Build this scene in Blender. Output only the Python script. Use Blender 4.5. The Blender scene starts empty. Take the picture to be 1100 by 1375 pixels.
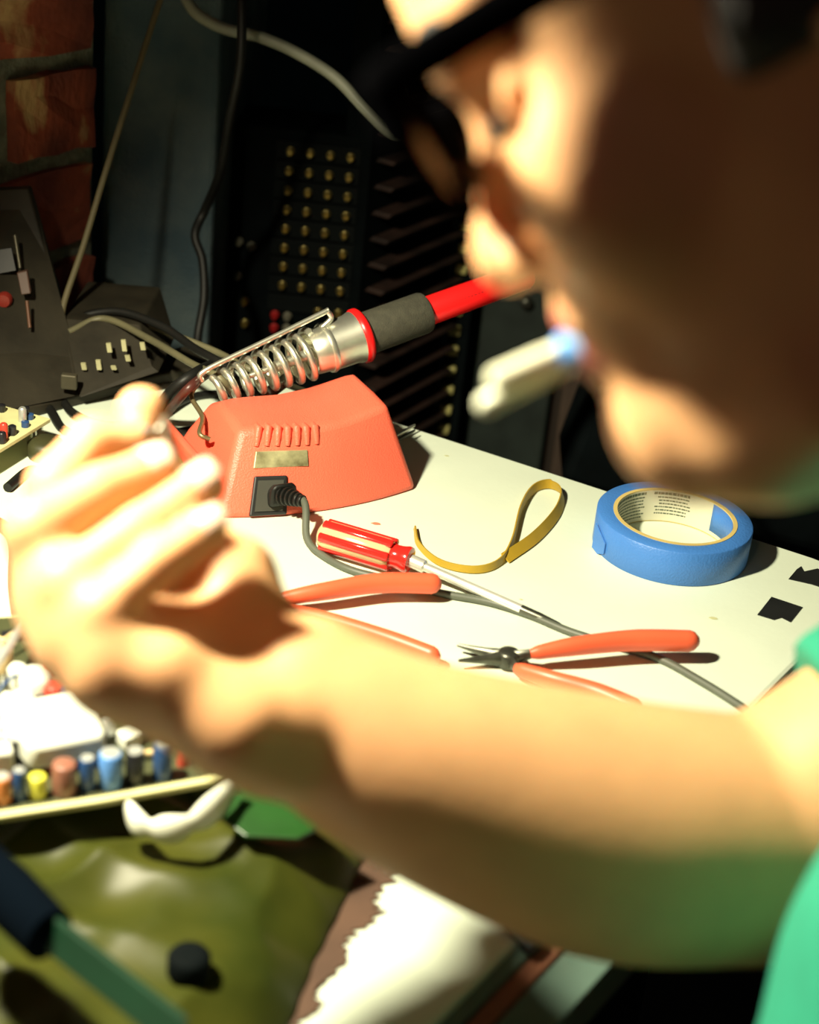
import bpy, bmesh, math, random
import numpy as np
from math import sin, cos, pi, radians, sqrt, atan2
from mathutils import Vector, Matrix
random.seed(7); RS = np.random.RandomState(7)

# ------------------------------------------------------------------ camera
PITCH, ROLL = radians(-27), radians(6)
FOC = 1100 * 50 / 24
CAM = np.array([0, 0, 1.30])
VV = np.array([0, cos(PITCH), sin(PITCH)]); U0 = np.array([0, -sin(PITCH), cos(PITCH)])
RR = cos(ROLL) * np.array([1., 0, 0]) + sin(ROLL) * U0
UU = -sin(ROLL) * np.array([1., 0, 0]) + cos(ROLL) * U0
cd = bpy.data.cameras.new('camera'); cam = bpy.data.objects.new('camera', cd)
bpy.context.scene.collection.objects.link(cam)
m = Matrix.Identity(4)
for i in range(3):
    m[i][0] = RR[i]; m[i][1] = UU[i]; m[i][2] = -VV[i]; m[i][3] = CAM[i]
cam.matrix_world = m
cd.sensor_fit = 'HORIZONTAL'; cd.sensor_width = 24; cd.lens = 50; cd.clip_start = .02
cd.dof.use_dof = True; cd.dof.focus_distance = 1.19; cd.dof.aperture_fstop = 4.4
SC = bpy.context.scene; SC.camera = cam

# ------------------------------------------------------------------ world, lamps, exposure
w = bpy.data.worlds.new('world'); SC.world = w; w.use_nodes = True
w.node_tree.nodes['Background'].inputs[0].default_value = (.24, .28, .25, 1)
w.node_tree.nodes['Background'].inputs[1].default_value = .026
def lamp(name, loc, target, watts, size, col, spot=None, blend=.5):
    l = bpy.data.lights.new(name, 'SPOT' if spot else 'AREA'); l.energy = watts; l.color = col
    if spot: l.spot_size = radians(spot); l.spot_blend = blend; l.shadow_soft_size = size
    else: l.shape = 'DISK'; l.size = size
    o = bpy.data.objects.new(name, l); SC.collection.objects.link(o); o.location = loc
    o.rotation_euler = (Vector(target) - Vector(loc)).to_track_quat('-Z', 'Y').to_euler()
    return o
lamp('desk_lamp_bulb', (-.35, .585, 1.36), (.10, .66, .83), 50, .024, (1, .92, .66), 122, .5)
lamp('fill_lamp', (-.7, -.9, 2.0), (.1, .6, .9), 1.1, .4, (1, .55, .40))  # added warm fill from an unseen source, lifts the dark side of the face
SC.view_settings.view_transform = 'Standard'; SC.view_settings.look = 'None'
SC.view_settings.gamma = 1; SC.view_settings.use_curve_mapping = False
SC.view_settings.exposure = .47

# ------------------------------------------------------------------ helpers
COL = SC.collection
def P(x, y, d): return CAM + d * (VV + RR * (x - 550) / FOC - UU * (y - 687.5) / FOC)
def ray(x, y): return VV + RR * (x - 550) / FOC - UU * (y - 687.5) / FOC
def T(x, y, h=.75):
    r = ray(x, y); return CAM + r * (h - CAM[2]) / r[2]
def WY(x, y, Y):
    r = ray(x, y); return CAM + r * (Y / r[1])

MATS = {}
def mat(name, col, rough=.6, metal=0, var=.12, scale=30, bump=0, bscale=200, sss=0, trans=0, spec=.5, col2=None, coat=0):
    if name in MATS: return MATS[name]
    m = bpy.data.materials.new(name); m.use_nodes = True; n = m.node_tree.nodes; l = m.node_tree.links
    b = n['Principled BSDF']; b.inputs['Roughness'].default_value = rough; b.inputs['Metallic'].default_value = metal
    b.inputs['Specular IOR Level'].default_value = spec
    tc = n.new('ShaderNodeTexCoord'); no = n.new('ShaderNodeTexNoise'); no.inputs['Scale'].default_value = scale
    no.inputs['Detail'].default_value = 5; l.new(tc.outputs['Object'], no.inputs['Vector'])
    cr = n.new('ShaderNodeValToRGB'); l.new(no.outputs['Fac'], cr.inputs[0])
    c2 = col2 or tuple(min(1, c * (1 + var)) for c in col); c1 = col if col2 else tuple(c * (1 - var) for c in col)
    cr.color_ramp.elements[0].position = .35; cr.color_ramp.elements[1].position = .65
    cr.color_ramp.elements[0].color = (*c1, 1); cr.color_ramp.elements[1].color = (*c2, 1)
    l.new(cr.outputs[0], b.inputs['Base Color'])
    if bump:
        n2 = n.new('ShaderNodeTexNoise'); n2.inputs['Scale'].default_value = bscale; l.new(tc.outputs['Object'], n2.inputs['Vector'])
        bp = n.new('ShaderNodeBump'); bp.inputs['Strength'].default_value = bump; bp.inputs['Distance'].default_value = .002
        l.new(n2.outputs['Fac'], bp.inputs['Height']); l.new(bp.outputs[0], b.inputs['Normal'])
    if sss:
        b.inputs['Subsurface Weight'].default_value = sss; b.inputs['Subsurface Radius'].default_value = (1, .35, .15); b.inputs['Subsurface Scale'].default_value = .012
    if trans: b.inputs['Transmission Weight'].default_value = trans
    if coat: b.inputs['Coat Weight'].default_value = coat
    MATS[name] = m; return m

class MB:
    def __init__(s): s.v = []; s.f = []
    def add(s, vs, fs):
        o = len(s.v); s.v += [tuple(map(float, v)) for v in vs]; s.f += [tuple(i + o for i in f) for f in fs]; return s
    def box(s, c, ax, ay, az):
        c, ax, ay, az = map(np.array, (c, ax, ay, az))
        vs = [c + i * ax + j * ay + k * az for i in (-.5, .5) for j in (-.5, .5) for k in (-.5, .5)]
        return s.add(vs, [(0, 1, 3, 2), (4, 6, 7, 5), (0, 4, 5, 1), (2, 3, 7, 6), (0, 2, 6, 4), (1, 5, 7, 3)])
    def prism(s, pts, ext):
        pts = [np.array(p, float) for p in pts]; n = len(pts); e = np.array(ext, float)
        return s.add(pts + [p + e for p in pts], [tuple(range(n))[::-1], tuple(range(n, 2 * n))] + [(i, (i + 1) % n, n + (i + 1) % n, n + i) for i in range(n)])
    def tube(s, pts, r, seg=10, flat=1.0, up=None, caps=True):
        pts = [np.array(p, float) for p in pts]; n = len(pts); rs = r if hasattr(r, '__len__') else [r] * n
        t = [pts[min(i + 1, n - 1)] - pts[max(i - 1, 0)] for i in range(n)]; t = [a / (np.linalg.norm(a) + 1e-12) for a in t]
        a = np.array(up if up is not None else ([0, 0, 1] if abs(t[0][2]) < .9 else [1, 0, 0]), float); vs = []
        for i in range(n):
            u = a - t[i] * (a @ t[i]); u /= np.linalg.norm(u) + 1e-12
            if up is None: a = u
            v = np.cross(t[i], u)
            for k in range(seg):
                q = 2 * pi * k / seg; vs.append(pts[i] + rs[i] * (u * cos(q) + v * sin(q) * flat))
        fs = [(i * seg + k, i * seg + (k + 1) % seg, (i + 1) * seg + (k + 1) % seg, (i + 1) * seg + k) for i in range(n - 1) for k in range(seg)]
        if caps: fs += [tuple(range(seg))[::-1], tuple(range((n - 1) * seg, n * seg))]
        return s.add(vs, fs)
    def lathe(s, o, ax, prof, seg=24, closed=False, flat=1.0, up=None):
        """prof: list of (distance along axis, radius)"""
        o = np.array(o, float); ax = np.array(ax, float); ax /= np.linalg.norm(ax)
        a = np.array(up if up is not None else ([0, 0, 1] if abs(ax[2]) < .9 else [1, 0, 0]), float); u = a - ax * (a @ ax); u /= np.linalg.norm(u); v = np.cross(ax, u)
        vs = [o + ax * t + r * (u * cos(2 * pi * k / seg) + v * flat * sin(2 * pi * k / seg)) for t, r in prof for k in range(seg)]
        n = len(prof); fs = [(i * seg + k, i * seg + (k + 1) % seg, (i + 1) % n * seg + (k + 1) % seg, (i + 1) % n * seg + k) for i in range(n if closed else n - 1) for k in range(seg)]
        if not closed: fs += [tuple(range(seg))[::-1], tuple(range((n - 1) * seg, n * seg))]
        return s.add(vs, fs)
    def build(s, name, m, parent=None, smooth=False, bevel=0, sub=0, seg=2):
        me = bpy.data.meshes.new(name); me.from_pydata(s.v, [], s.f); me.validate()
        bm = bmesh.new(); bm.from_mesh(me); bmesh.ops.recalc_face_normals(bm, faces=bm.faces); bm.to_mesh(me); bm.free()
        o = bpy.data.objects.new(name, me); COL.objects.link(o)
        for x in (m if isinstance(m, (list, tuple)) else [m]): me.materials.append(x)
        if smooth: me.shade_smooth()
        if bevel:
            b = o.modifiers.new('b', 'BEVEL'); b.width = bevel; b.segments = seg; b.limit_method = 'ANGLE'; b.angle_limit = radians(40)
        if sub:
            q = o.modifiers.new('s', 'SUBSURF'); q.levels = q.render_levels = sub
        if smooth and (bevel or not sub): 
            try: me.set_sharp_from_angle(angle=radians(50))
            except Exception: pass
        if parent is not None:
            o.parent = parent; o.matrix_parent_inverse = parent.matrix_world.inverted() if False else Matrix.Translation(-Vector(parent.location))
        return o
def thing(name, label, cat, loc, group=None):
    o = bpy.data.objects.new(name, None); COL.objects.link(o); o.empty_display_size = .02; o.location = [float(a) for a in loc]
    o['label'] = label; o['category'] = cat
    if group: o['group'] = group
    return o
def tag(o, label, cat, group=None):
    o['label'] = label; o['category'] = cat
    if group: o['group'] = group
    return o
def struct(o): o['kind'] = 'structure'; return o
def spline(pts, n=8):
    pts = [np.array(p, float) for p in pts]; q = [2 * pts[0] - pts[1]] + pts + [2 * pts[-1] - pts[-2]]; out = []
    for i in range(1, len(q) - 2):
        a, b, c, d = q[i - 1:i + 3]
        for k in range(n):
            t = k / n; out.append(.5 * (2 * b + (c - a) * t + (2 * a - 5 * b + 4 * c - d) * t * t + (3 * b - a - 3 * c + d) * t ** 3))
    return out + [pts[-1]]

# room axes: the table and the brick wall run along AX; BX points along the table's far edge to the left
AX = np.array([cos(radians(58)), sin(radians(58)), 0]); BX = np.array([-AX[1], AX[0], 0]); Z = np.array([0, 0, 1.])
M = dict(
 table=mat('table_top_white', (.71, .79, .65), .45, var=.03, scale=14, bump=.05),
 trim=mat('table_edge_teal', (.10, .16, .13), .4),
 trimred=mat('table_edge_brown', (.22, .09, .05), .5),
 floor=mat('floor_dark', (.035, .03, .03), .8, var=.4, scale=6),
 wall=mat('wall_dark', (.05, .085, .10), .85, var=.3, scale=8, bump=.3),
 mortar=mat('mortar', (.15, .16, .12), .95, var=.3, scale=60, bump=1, bscale=260),
 coral=mat('coral_plastic', (.85, .14, .08), .42, var=.02, bump=.25, bscale=900),
 red=mat('red_plastic', (.80, .012, .012), .3, var=.05),
 orange=mat('orange_grip', (.86, .13, .055), .38, var=.04),
 foam=mat('foam_grip', (.045, .043, .028), .85, var=.15, scale=200, bump=.3, bscale=900),
 steel=mat('bright_steel', (.80, .80, .68), .34, .9, var=.1, scale=60),
 darksteel=mat('dark_steel', (.10, .10, .08), .35, .8, var=.3, scale=120),
 black=mat('black_plastic', (.012, .013, .013), .45, var=.2),
 rubber=mat('black_rubber', (.008, .008, .007), .5, var=.2, spec=.3),
 dark=mat('dark_metal_panel', (.026, .022, .014), .6, var=.3, scale=25, bump=.08, spec=.3),
 rack=mat('rack_black', (.002, .0035, .004), .8, var=.3, spec=.06),
 brass=mat('brass', (.42, .33, .11), .3, .9, var=.2),
 felt=mat('blue_grey_felt', (.05, .085, .105), .95, col2=(.10, .135, .14), scale=16, bump=.6, bscale=300),
 grey=mat('grey_cable', (.24, .25, .19), .5, var=.15),
 olive=mat('olive_cable', (.12, .11, .06), .5, var=.2),
 tapeblue=mat('blue_masking_tape', (.055, .20, .58), .42, var=.05, bump=.2, bscale=600),
 board=mat('card_core', (.62, .47, .16), .7, var=.1),
 skin=None)

# ------------------------------------------------------------------ structure
fl = MB().box((0, 1.2, -.02), (4.4, 0, 0), (0, 4.4, 0), (0, 0, .04)).build('floor', M['floor']); struct(fl)
struct(MB().box((0, 3.2, 1.3), (4.4, 0, 0), (0, .08, 0), (0, 0, 2.6)).build('wall_back', M['wall']))
# brick wall on the left: runs along AX, ends at WQ
WQ = P(136, 300, 1.5); WQ = np.array([WQ[0], WQ[1], 0])
wn = np.array([AX[1], -AX[0], 0])            # wall normal towards the table
wl = MB().box(WQ - AX * .85 - wn * .062 + Z * 1.25, AX * 1.70, wn * .10, Z * 2.5).build('wall_left', M['mortar']); struct(wl)
def brick_mat():
    m = mat('brick_red', (.16, .035, .02), .85, bump=1, bscale=90); n = m.node_tree.nodes; l = m.node_tree.links
    b = n['Principled BSDF']; cr = [x for x in n if x.type == 'VALTORGB'][0]; no = [x for x in n if x.type == 'TEX_NOISE'][0]; no.inputs['Scale'].default_value = 11
    cr.color_ramp.elements[0].color = (.13, .028, .018, 1); cr.color_ramp.elements[0].position = .38
    cr.color_ramp.elements[1].color = (.29, .06, .028, 1); cr.color_ramp.elements[1].position = .56
    e = cr.color_ramp.elements.new(.64); e.color = (.52, .33, .14, 1)
    oi = n.new('ShaderNodeObjectInfo'); ma = n.new('ShaderNodeVectorMath'); ma.operation = 'ADD'; tc = [x for x in n if x.type == 'TEX_COORD'][0]
    sc = n.new('ShaderNodeMath'); sc.operation = 'MULTIPLY'; sc.inputs[1].default_value = 30; l.new(oi.outputs['Random'], sc.inputs[0])
    l.new(tc.outputs['Object'], ma.inputs[0]); l.new(sc.outputs[0], ma.inputs[1]); l.new(ma.outputs[0], no.inputs['Vector']); return m
BR = brick_mat(); course = .0835; blen = .212
brick_meshes = []
for k in range(5):
    bm = bmesh.new(); bmesh.ops.create_cube(bm, size=1); bmesh.ops.scale(bm, vec=(blen - .017, .05, course - .017), verts=bm.verts)
    bmesh.ops.subdivide_edges(bm, edges=bm.edges[:], cuts=3, use_grid_fill=True)
    for v in bm.verts: v.co += Vector((random.uniform(-.0022, .0022), random.uniform(-.0025, .0025), random.uniform(-.0022, .0022)))
    me = bpy.data.meshes.new('brick'); bm.to_mesh(me); bm.free(); me.materials.append(BR); brick_meshes.append(me)
def place_brick(u, z, half=False):
    o = bpy.data.objects.new('brick', random.choice(brick_meshes)); COL.objects.link(o); o.parent = wl
    p = WQ - AX * u - wn * .031 + wn * random.uniform(0, .005) + Z * z; o.location = p; o.rotation_euler = (0, 0, atan2(AX[1], AX[0]))
    if half: o.scale = (.47, 1, 1)
zj = P(67, 200, 1.47)[2]       # height of one bed joint
for i in range(-8, 12):
    z = zj + (i + .5) * course
    if z < .70 or z > 2.1: continue
    if i % 2 == 1:
        for j in range(7): place_brick(blen * (j + .5) , z)
    else:
        place_brick(blen * .25, z, True)
        for j in range(6): place_brick(blen * (j + 1), z)

# ------------------------------------------------------------------ table
tr0 = T(1010, 950); tf0 = T(560, 575); tf1 = T(1100, 750)
fe = tf1 - tf0; fe /= np.linalg.norm(fe)
def isect(p, d, q, e):
    A = np.array([[d[0], -e[0]], [d[1], -e[1]]]); s = np.linalg.solve(A, (q - p)[:2]); return p + d * s[0]
cor = isect(tf0, fe, tr0, AX)                       # far right corner
c1 = cor - fe * .05; c2 = cor - AX * .05
near = tr0 - AX * ((tr0[1] - .36) / AX[1])
wq = WQ + wn * .02 + Z * .75
left_far = isect(tf0, fe, wq, AX); left_near = wq + (left_far - wq) * 0 - AX * ((wq[1] - .36) / AX[1])
arc = [(1 - t) ** 2 * c1 + 2 * t * (1 - t) * cor + t * t * c2 for t in (0, .2, .4, .6, .8, 1)]
outl = [left_far] + arc + [near, left_near]
tb = thing('work_table', 'white topped work table with rounded corner under the tools', 'table', (0, .8, 0))
TOP = MB().prism([p - Z * .0 for p in outl], -Z * .028).build('table_top', M['table'], tb, bevel=.003)
# right edge moulding bands, running along the edge
for off, wd, mt_, nm in ((.004, .008, 'trim', 'edge_band'), (.014, .009, 'trimred', 'edge_band'), (.031, .022, 'trim', 'edge_band')):
    a = near - BX * off; b = c2 - BX * off
    MB().box((a + b) / 2 - Z * .016, b - a, BX * wd, Z * .026).build(nm, M[mt_], tb, bevel=.001)
for q in (left_far + np.array([.15, -.12, 0]), cor - AX * .1 - fe * .1, near + np.array([-.08, .1, 0]), left_near + np.array([.12, .1, 0])):
    MB().box((q[0], q[1], .361), (.05, 0, 0), (0, .05, 0), (0, 0, .722)).build('leg', M['black'], tb, bevel=.004)
MB().box((T(772, 1268) + Z * .003), (.012, 0, 0), (0, .009, 0), (0, 0, .008)).build('corner_clip', M['steel'], tb, smooth=True, bevel=.003)


# ------------------------------------------------------------------ person: one implicit surface turned into a mesh
class Field:
    def __init__(s, lo, hi, h):
        s.lo = np.array(lo, float); s.h = h; s.n = np.ceil((np.array(hi) - s.lo) / h).astype(int) + 1
        s.g = np.full(tuple(s.n), .06, np.float32); s.ax = [(s.lo[i] + h * np.arange(s.n[i])).astype(np.float32) for i in range(3)]
    def sub(s, lo, hi):
        a = np.clip(np.floor((np.array(lo) - s.lo) / s.h).astype(int), 0, s.n - 1); b = np.clip(np.ceil((np.array(hi) - s.lo) / s.h).astype(int) + 1, 1, s.n)
        sl = tuple(slice(a[i], max(b[i], a[i] + 1)) for i in range(3)); X, Y, Zz = np.meshgrid(*[s.ax[i][sl[i]] for i in range(3)], indexing='ij'); return sl, X, Y, Zz
    def smin(s, sl, d, k):
        a = s.g[sl]; h = np.clip(.5 + .5 * (a - d) / k, 0, 1); s.g[sl] = a * (1 - h) + d * h - k * h * (1 - h)
    def smax(s, sl, d, k):
        d = -d; a = -s.g[sl]; h = np.clip(.5 + .5 * (a - d) / k, 0, 1); s.g[sl] = -(a * (1 - h) + d * h - k * h * (1 - h))
    def cone(s, a, b, ra, rb, k=.006, flat=None):
        a = np.array(a, float); b = np.array(b, float); r = max(ra, rb) * (1 if flat is None else max(1, 1)) + .03
        sl, X, Y, Zz = s.sub(np.minimum(a, b) - r, np.maximum(a, b) + r); s.smin(sl, cone_d(X, Y, Zz, a, b, ra, rb, flat), k); return s
    def ball(s, c, rad, k=.006, axes=None, cut=False):
        c = np.array(c, float); rad = np.array(rad if hasattr(rad, '__len__') else [rad] * 3, float); R_ = rad.max() + .03
        sl, X, Y, Zz = s.sub(c - R_, c + R_); d = ell_d(X, Y, Zz, c, rad, axes)
        if cut: s.smax(sl, -d, k)
        else: s.smin(sl, d, k)
        return s
    def mesh(s):
        g = s.g; m_ = g < 0; n = np.array(g.shape)
        c = np.zeros(tuple(n - 1), np.uint8)
        for i in (0, 1):
            for j in (0, 1):
                for k in (0, 1): c += m_[i:n[0] - 1 + i, j:n[1] - 1 + j, k:n[2] - 1 + k]
        act = np.argwhere((c > 0) & (c < 8)); idx = -np.ones(tuple(n - 1), np.int32); idx[tuple(act.T)] = np.arange(len(act))
        acc = np.zeros((len(act), 3)); cnt = np.zeros(len(act))
        cor_ = [(i, j, k) for i in (0, 1) for j in (0, 1) for k in (0, 1)]
        for a in cor_:
            for ax in range(3):
                if a[ax]: continue
                b = list(a); b[ax] = 1
                fa = g[tuple((act + a).T)]; fb = g[tuple((act + b).T)]; q = (fa < 0) != (fb < 0)
                t = np.where(q, fa / np.where(q, fa - fb, 1), 0); p = np.repeat(np.array([a], float), len(act), 0); p[:, ax] += t
                acc += p * q[:, None]; cnt += q
        v = s.lo + s.h * (act + acc / cnt[:, None]); F = []
        for ax in range(3):
            u, w_ = (ax + 1) % 3, (ax + 2) % 3; s0 = [slice(None)] * 3; s1 = [slice(None)] * 3; s0[ax] = slice(0, n[ax] - 1); s1[ax] = slice(1, n[ax])
            e = m_[tuple(s0)] != m_[tuple(s1)]; flip = m_[tuple(s0)]
            q = np.argwhere(e); q = q[(q[:, u] > 0) & (q[:, w_] > 0) & (q[:, u] < n[u] - 1) & (q[:, w_] < n[w_] - 1)]
            def I(du, dw):
                r = q.copy(); r[:, u] -= du; r[:, w_] -= dw; return idx[tuple(r.T)]
            f = np.stack([I(1, 1), I(0, 1), I(0, 0), I(1, 0)], 1); fl_ = flip[tuple(q.T)]; f[~fl_] = f[~fl_][:, ::-1]; F.append(f)
        return v, np.concatenate(F)
    def build(s, name, mt, parent=None, smooth_it=2):
        v, f = s.mesh(); me = bpy.data.meshes.new(name)
        # light Laplacian smoothing
        e = np.concatenate([f[:, [0, 1]], f[:, [1, 2]], f[:, [2, 3]], f[:, [3, 0]]])
        for _ in range(smooth_it):
            a = np.zeros_like(v); c = np.zeros(len(v)); np.add.at(a, e[:, 0], v[e[:, 1]]); np.add.at(c, e[:, 0], 1); v = .5 * v + .5 * a / np.maximum(c, 1)[:, None]
        me.vertices.add(len(v)); me.vertices.foreach_set('co', v.astype(np.float32).ravel())
        me.loops.add(len(f) * 4); me.loops.foreach_set('vertex_index', f.astype(np.int32).ravel())
        me.polygons.add(len(f)); me.polygons.foreach_set('loop_start', np.arange(0, len(f) * 4, 4, dtype=np.int32))
        me.update(calc_edges=True); me.validate(); me.shade_smooth(); me.materials.append(mt)
        o = bpy.data.objects.new(name, me); COL.objects.link(o)
        if parent is not None: o.parent = parent; o.matrix_parent_inverse = Matrix.Translation(-Vector(parent.location))
        return o, v
def cone_d(X, Y, Zz, a, b, ra, rb, flat=None):
    d = b - a; L2 = d @ d + 1e-12; px, py, pz = X - a[0], Y - a[1], Zz - a[2]
    t = np.clip((px * d[0] + py * d[1] + pz * d[2]) / L2, 0, 1); qx, qy, qz = px - t * d[0], py - t * d[1], pz - t * d[2]
    if flat is not None:      # (axis, factor): squeeze along an axis
        ax, k = flat; ax = np.array(ax, float); ax /= np.linalg.norm(ax); c = qx * ax[0] + qy * ax[1] + qz * ax[2]; s_ = (1 / k - 1) * c
        qx, qy, qz = qx + ax[0] * s_, qy + ax[1] * s_, qz + ax[2] * s_
    return (np.sqrt(qx * qx + qy * qy + qz * qz) - (ra + (rb - ra) * t)).astype(np.float32)
def ell_d(X, Y, Zz, c, rad, axes=None):
    p = [X - c[0], Y - c[1], Zz - c[2]]
    if axes is not None: p = [p[0] * a[0] + p[1] * a[1] + p[2] * a[2] for a in axes]
    q = np.sqrt((p[0] / rad[0]) ** 2 + (p[1] / rad[1]) ** 2 + (p[2] / rad[2]) ** 2); return ((q - 1) * rad.min()).astype(np.float32)

# head frame: HF forward (to the image's left and down), HD from the brow towards the chin, HL towards the person's left ear (the camera's side)
TURN = radians(17); HO = P(690, 200, .48); cm = .01
f2 = -.894 * RR - .447 * UU; HD = .447 * RR - .894 * UU
HF = f2 * cos(TURN) + VV * sin(TURN); HL = f2 * sin(TURN) - VV * cos(TURN)
HA = [HF, HD, HL]
def H(f, d, l=0): return HO + cm * (f * HF + d * HD + l * HL)
B = Field((-.20, .06, .66), (.62, .80, 1.50), .0027)
# torso, neck, shoulders (under the shirt)
TC = (.345, .445)
def torso(F_, g=0, k=.05):
    for sy in (-.085, .085):
        F_.cone((TC[0] + .01, TC[1] + sy * .85, .66), (TC[0] - .005, TC[1] + sy, .95), .105 + g, .112 + g, k)
    F_.cone((TC[0], TC[1] - .155, 1.015), (TC[0], TC[1] + .165, 1.015), .058 + g, .058 + g, k)
NB = np.array([.30, .455, 1.035])
torso(B)
B.cone(NB, H(-10.5, 7.2), .066, .056, .03)
# head
def head(F_):
    c = H(-8, 0); sl, X, Y, Zz = F_.sub(c - .2, c + .2)
    px, py, pz = X - HO[0], Y - HO[1], Zz - HO[2]
    f_, d_, l_ = [(px * a[0] + py * a[1] + pz * a[2]) * 100 for a in HA]
    W = np.interp(d_, [-14, -12, -10, -8, -5, -2, 1, 4, 7, 9, 10.5, 12, 13], [.8, 3.2, 5.4, 6.7, 7.1, 7.0, 6.75, 6.1, 5.2, 4.3, 3.3, 2.2, 1.0])
    Fr = np.interp(d_, [-14, -12, -10, -8, -5, -3.2, -2, 0, 2, 4, 7, 8.5, 10, 11, 12.4, 13], [-7.5, -5, -2.2, -.5, .1, .3, -.1, -.5, -.4, 0, .0, .3, .1, -.7, -3.4, -6])
    Fc = -8.0; q1 = (np.abs(l_) / W) ** 1.95
    qf = np.where(f_ > Fc, (np.maximum(f_ - Fc, 0) / np.maximum(Fr - Fc, .3)), (np.maximum(Fc - f_, 0) / 3.2)) ** 1.95
    q = (q1 + qf) ** (1 / 1.95); F_.smin(sl, ((q - 1) * .01 * 4.2).astype(np.float32), .008)
    F_.ball(H(-9, -4.6), (.094, .088, .074), .02, HA)
    F_.cone(H(-.5, -1.6), H(1.5, 2.2), .0062, .0085, .008)             # nose bridge
    F_.ball(H(1.45, 2.75), (.0098, .0088, .0098), .005, HA)
    for s_ in (-1, 1):
        F_.ball(H(.55, 3.05, 1.05 * s_), (.0100, .0072, .0062), .004, HA)      # nose wings
        F_.ball(H(.75, 3.75, .62 * s_), (.0042, .004, .0032), .002, HA, cut=True)
        F_.cone(H(.05, -2.9, .9 * s_), H(-1.6, -2.7, 4.9 * s_), .0065, .006, .01)   # brow
        F_.ball(H(-1.9, 2.6, 4.1 * s_), (.014, .020, .018), .025, HA)       # cheek
        F_.ball(H(.1, -.25, 3.7 * s_), (.021, .0120, .0220), .006, HA, cut=True)
        F_.ball(H(-1.9, -.25, 3.2 * s_), .0118, .002)
        F_.cone(H(-.95, -.8, 2.0 * s_), H(-1.4, -.6, 4.5 * s_), .0045, .0045, .003)  # upper lid
        F_.ball(H(-9.6, .6, 7.1 * s_), (.014, .031, .009), .004, HA); F_.ball(H(-9.0, .9, 7.7 * s_), (.006, .012, .006), .002, HA, cut=True)
    F_.ball(H(-.55, 5.5), (.011, .021, .026), .01, HA)                  # muzzle
    F_.cone(H(.42, 4.95, -1.2), H(.42, 4.95, 1.2), .0050, .0050, .006); F_.cone(H(.1, 5.3, -2.2), H(.1, 5.3, 2.2), .004, .004, .006)
    F_.cone(H(.45, 6.25, -1.1), H(.45, 6.25, 1.1), .0056, .0056, .006)
    F_.ball(H(.9, 5.62), (.009, .0016, .021), .002, HA, cut=True)
    for s_ in (-1, 1): F_.cone(H(-1.2, 9.9, 1.3 * s_), H(-4.6, 9.9, 3.4 * s_), .010, .012, .02)
    F_.ball(H(-.45, 8.9), (.0145, .016, .018), .012, HA)               # chin
    F_.cone(H(-2.6, 10.9, 2.2), H(-8.2, 8.0, 4.4), .006, .010, .02); F_.cone(H(-2.2, 11.0, -2.6), H(-8.2, 8.0, -5.0), .010, .014, .02)
head(B)
B.cone(H(-8, 9.8), H(-3.2, 10.9), .036, .013, .02)   # under the chin
# right arm: shoulder > elbow > wrist
SH = np.array([.345, .62, 1.015]); EL = P(1005, 1128, .69)
B.cone(SH, EL + (SH - EL) * .12, .058, .046, .03)
A1 = EL; A2 = P(845, 1116, .675); A3 = P(700, 1078, .66); A4 = P(545, 1022, .645); A5 = P(450, 972, .640); A6 = P(400, 940, .640)
arm = Field(B.lo, B.lo + .01, B.h)
def chain(F_, pts, rs, k, flats=None):
    for i in range(len(pts) - 1): F_.cone(pts[i], pts[i + 1], rs[i], rs[i + 1], k)
fore = [A1, A2, A3, A4, A5, A6]; fr = [.050, .0515, .0468, .0395, .0345, .0325]
fp = spline(fore, 7); frs = [a[0] for a in spline([(r, 0, 0) for r in fr], 7)]
for i in range(len(fp) - 1): B.cone(fp[i], fp[i + 1], frs[i], frs[i + 1], .0004 if i else .004)
# left arm, resting out of sight beside the body
LE = np.array([.40, .17, .80]); B.cone((.345, .27, 1.015), LE, .055, .043, .03); LW = np.array([.245, .20, .70]); B.cone(LE, LW, .042, .028, .01)
B.cone(LW, LW + np.array([-.05, .02, 0]), .026, .03, .01)
for i in range(4): B.cone(LW + np.array([-.05, .003 + .019 * i, 0]), LW + np.array([-.095 - .008 * (i in (1, 2)), .006 + .019 * i, -.016]), .0085, .0075, .003)
B.cone(LW + np.array([-.02, .05, 0]), LW + np.array([-.055, .075, .002]), .011, .009, .006)
# right hand, cupped, little finger towards the camera
def hp(x, y, d): return P(x, y, d)
Wr = hp(362, 985, .622)
palm = [((150, 905, .602), .0150), ((106, 862, .612), .0150), ((80, 818, .626), .0150), ((84, 772, .645), .0140)]
for (q, r_), wq_ in zip(palm, (.018, .018, .018, .018)):
    B.cone(Wr + (VV * .012 * (q[2] - .617) / .03), hp(*q), wq_, r_, .012)
B.cone(hp(402, 985, .628), hp(315, 978, .604), .0190, .0160, .010); B.cone(hp(315, 978, .604), hp(222, 905, .598), .0160, .0115, .008); B.cone(hp(222, 900, .598), hp(160, 880, .600), .0115, .0135, .008)
B.cone(hp(398, 915, .640), hp(330, 880, .650), .0230, .0220, .010); B.cone(hp(330, 880, .650), hp(312, 775, .660), .0220, .0175, .010)     # ball of the thumb
B.cone(hp(150, 850, .640), hp(310, 880, .650), .0170, .0200, .010); B.cone(hp(120, 810, .640), hp(250, 790, .668), .0150, .0150, .010)   # palm
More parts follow.
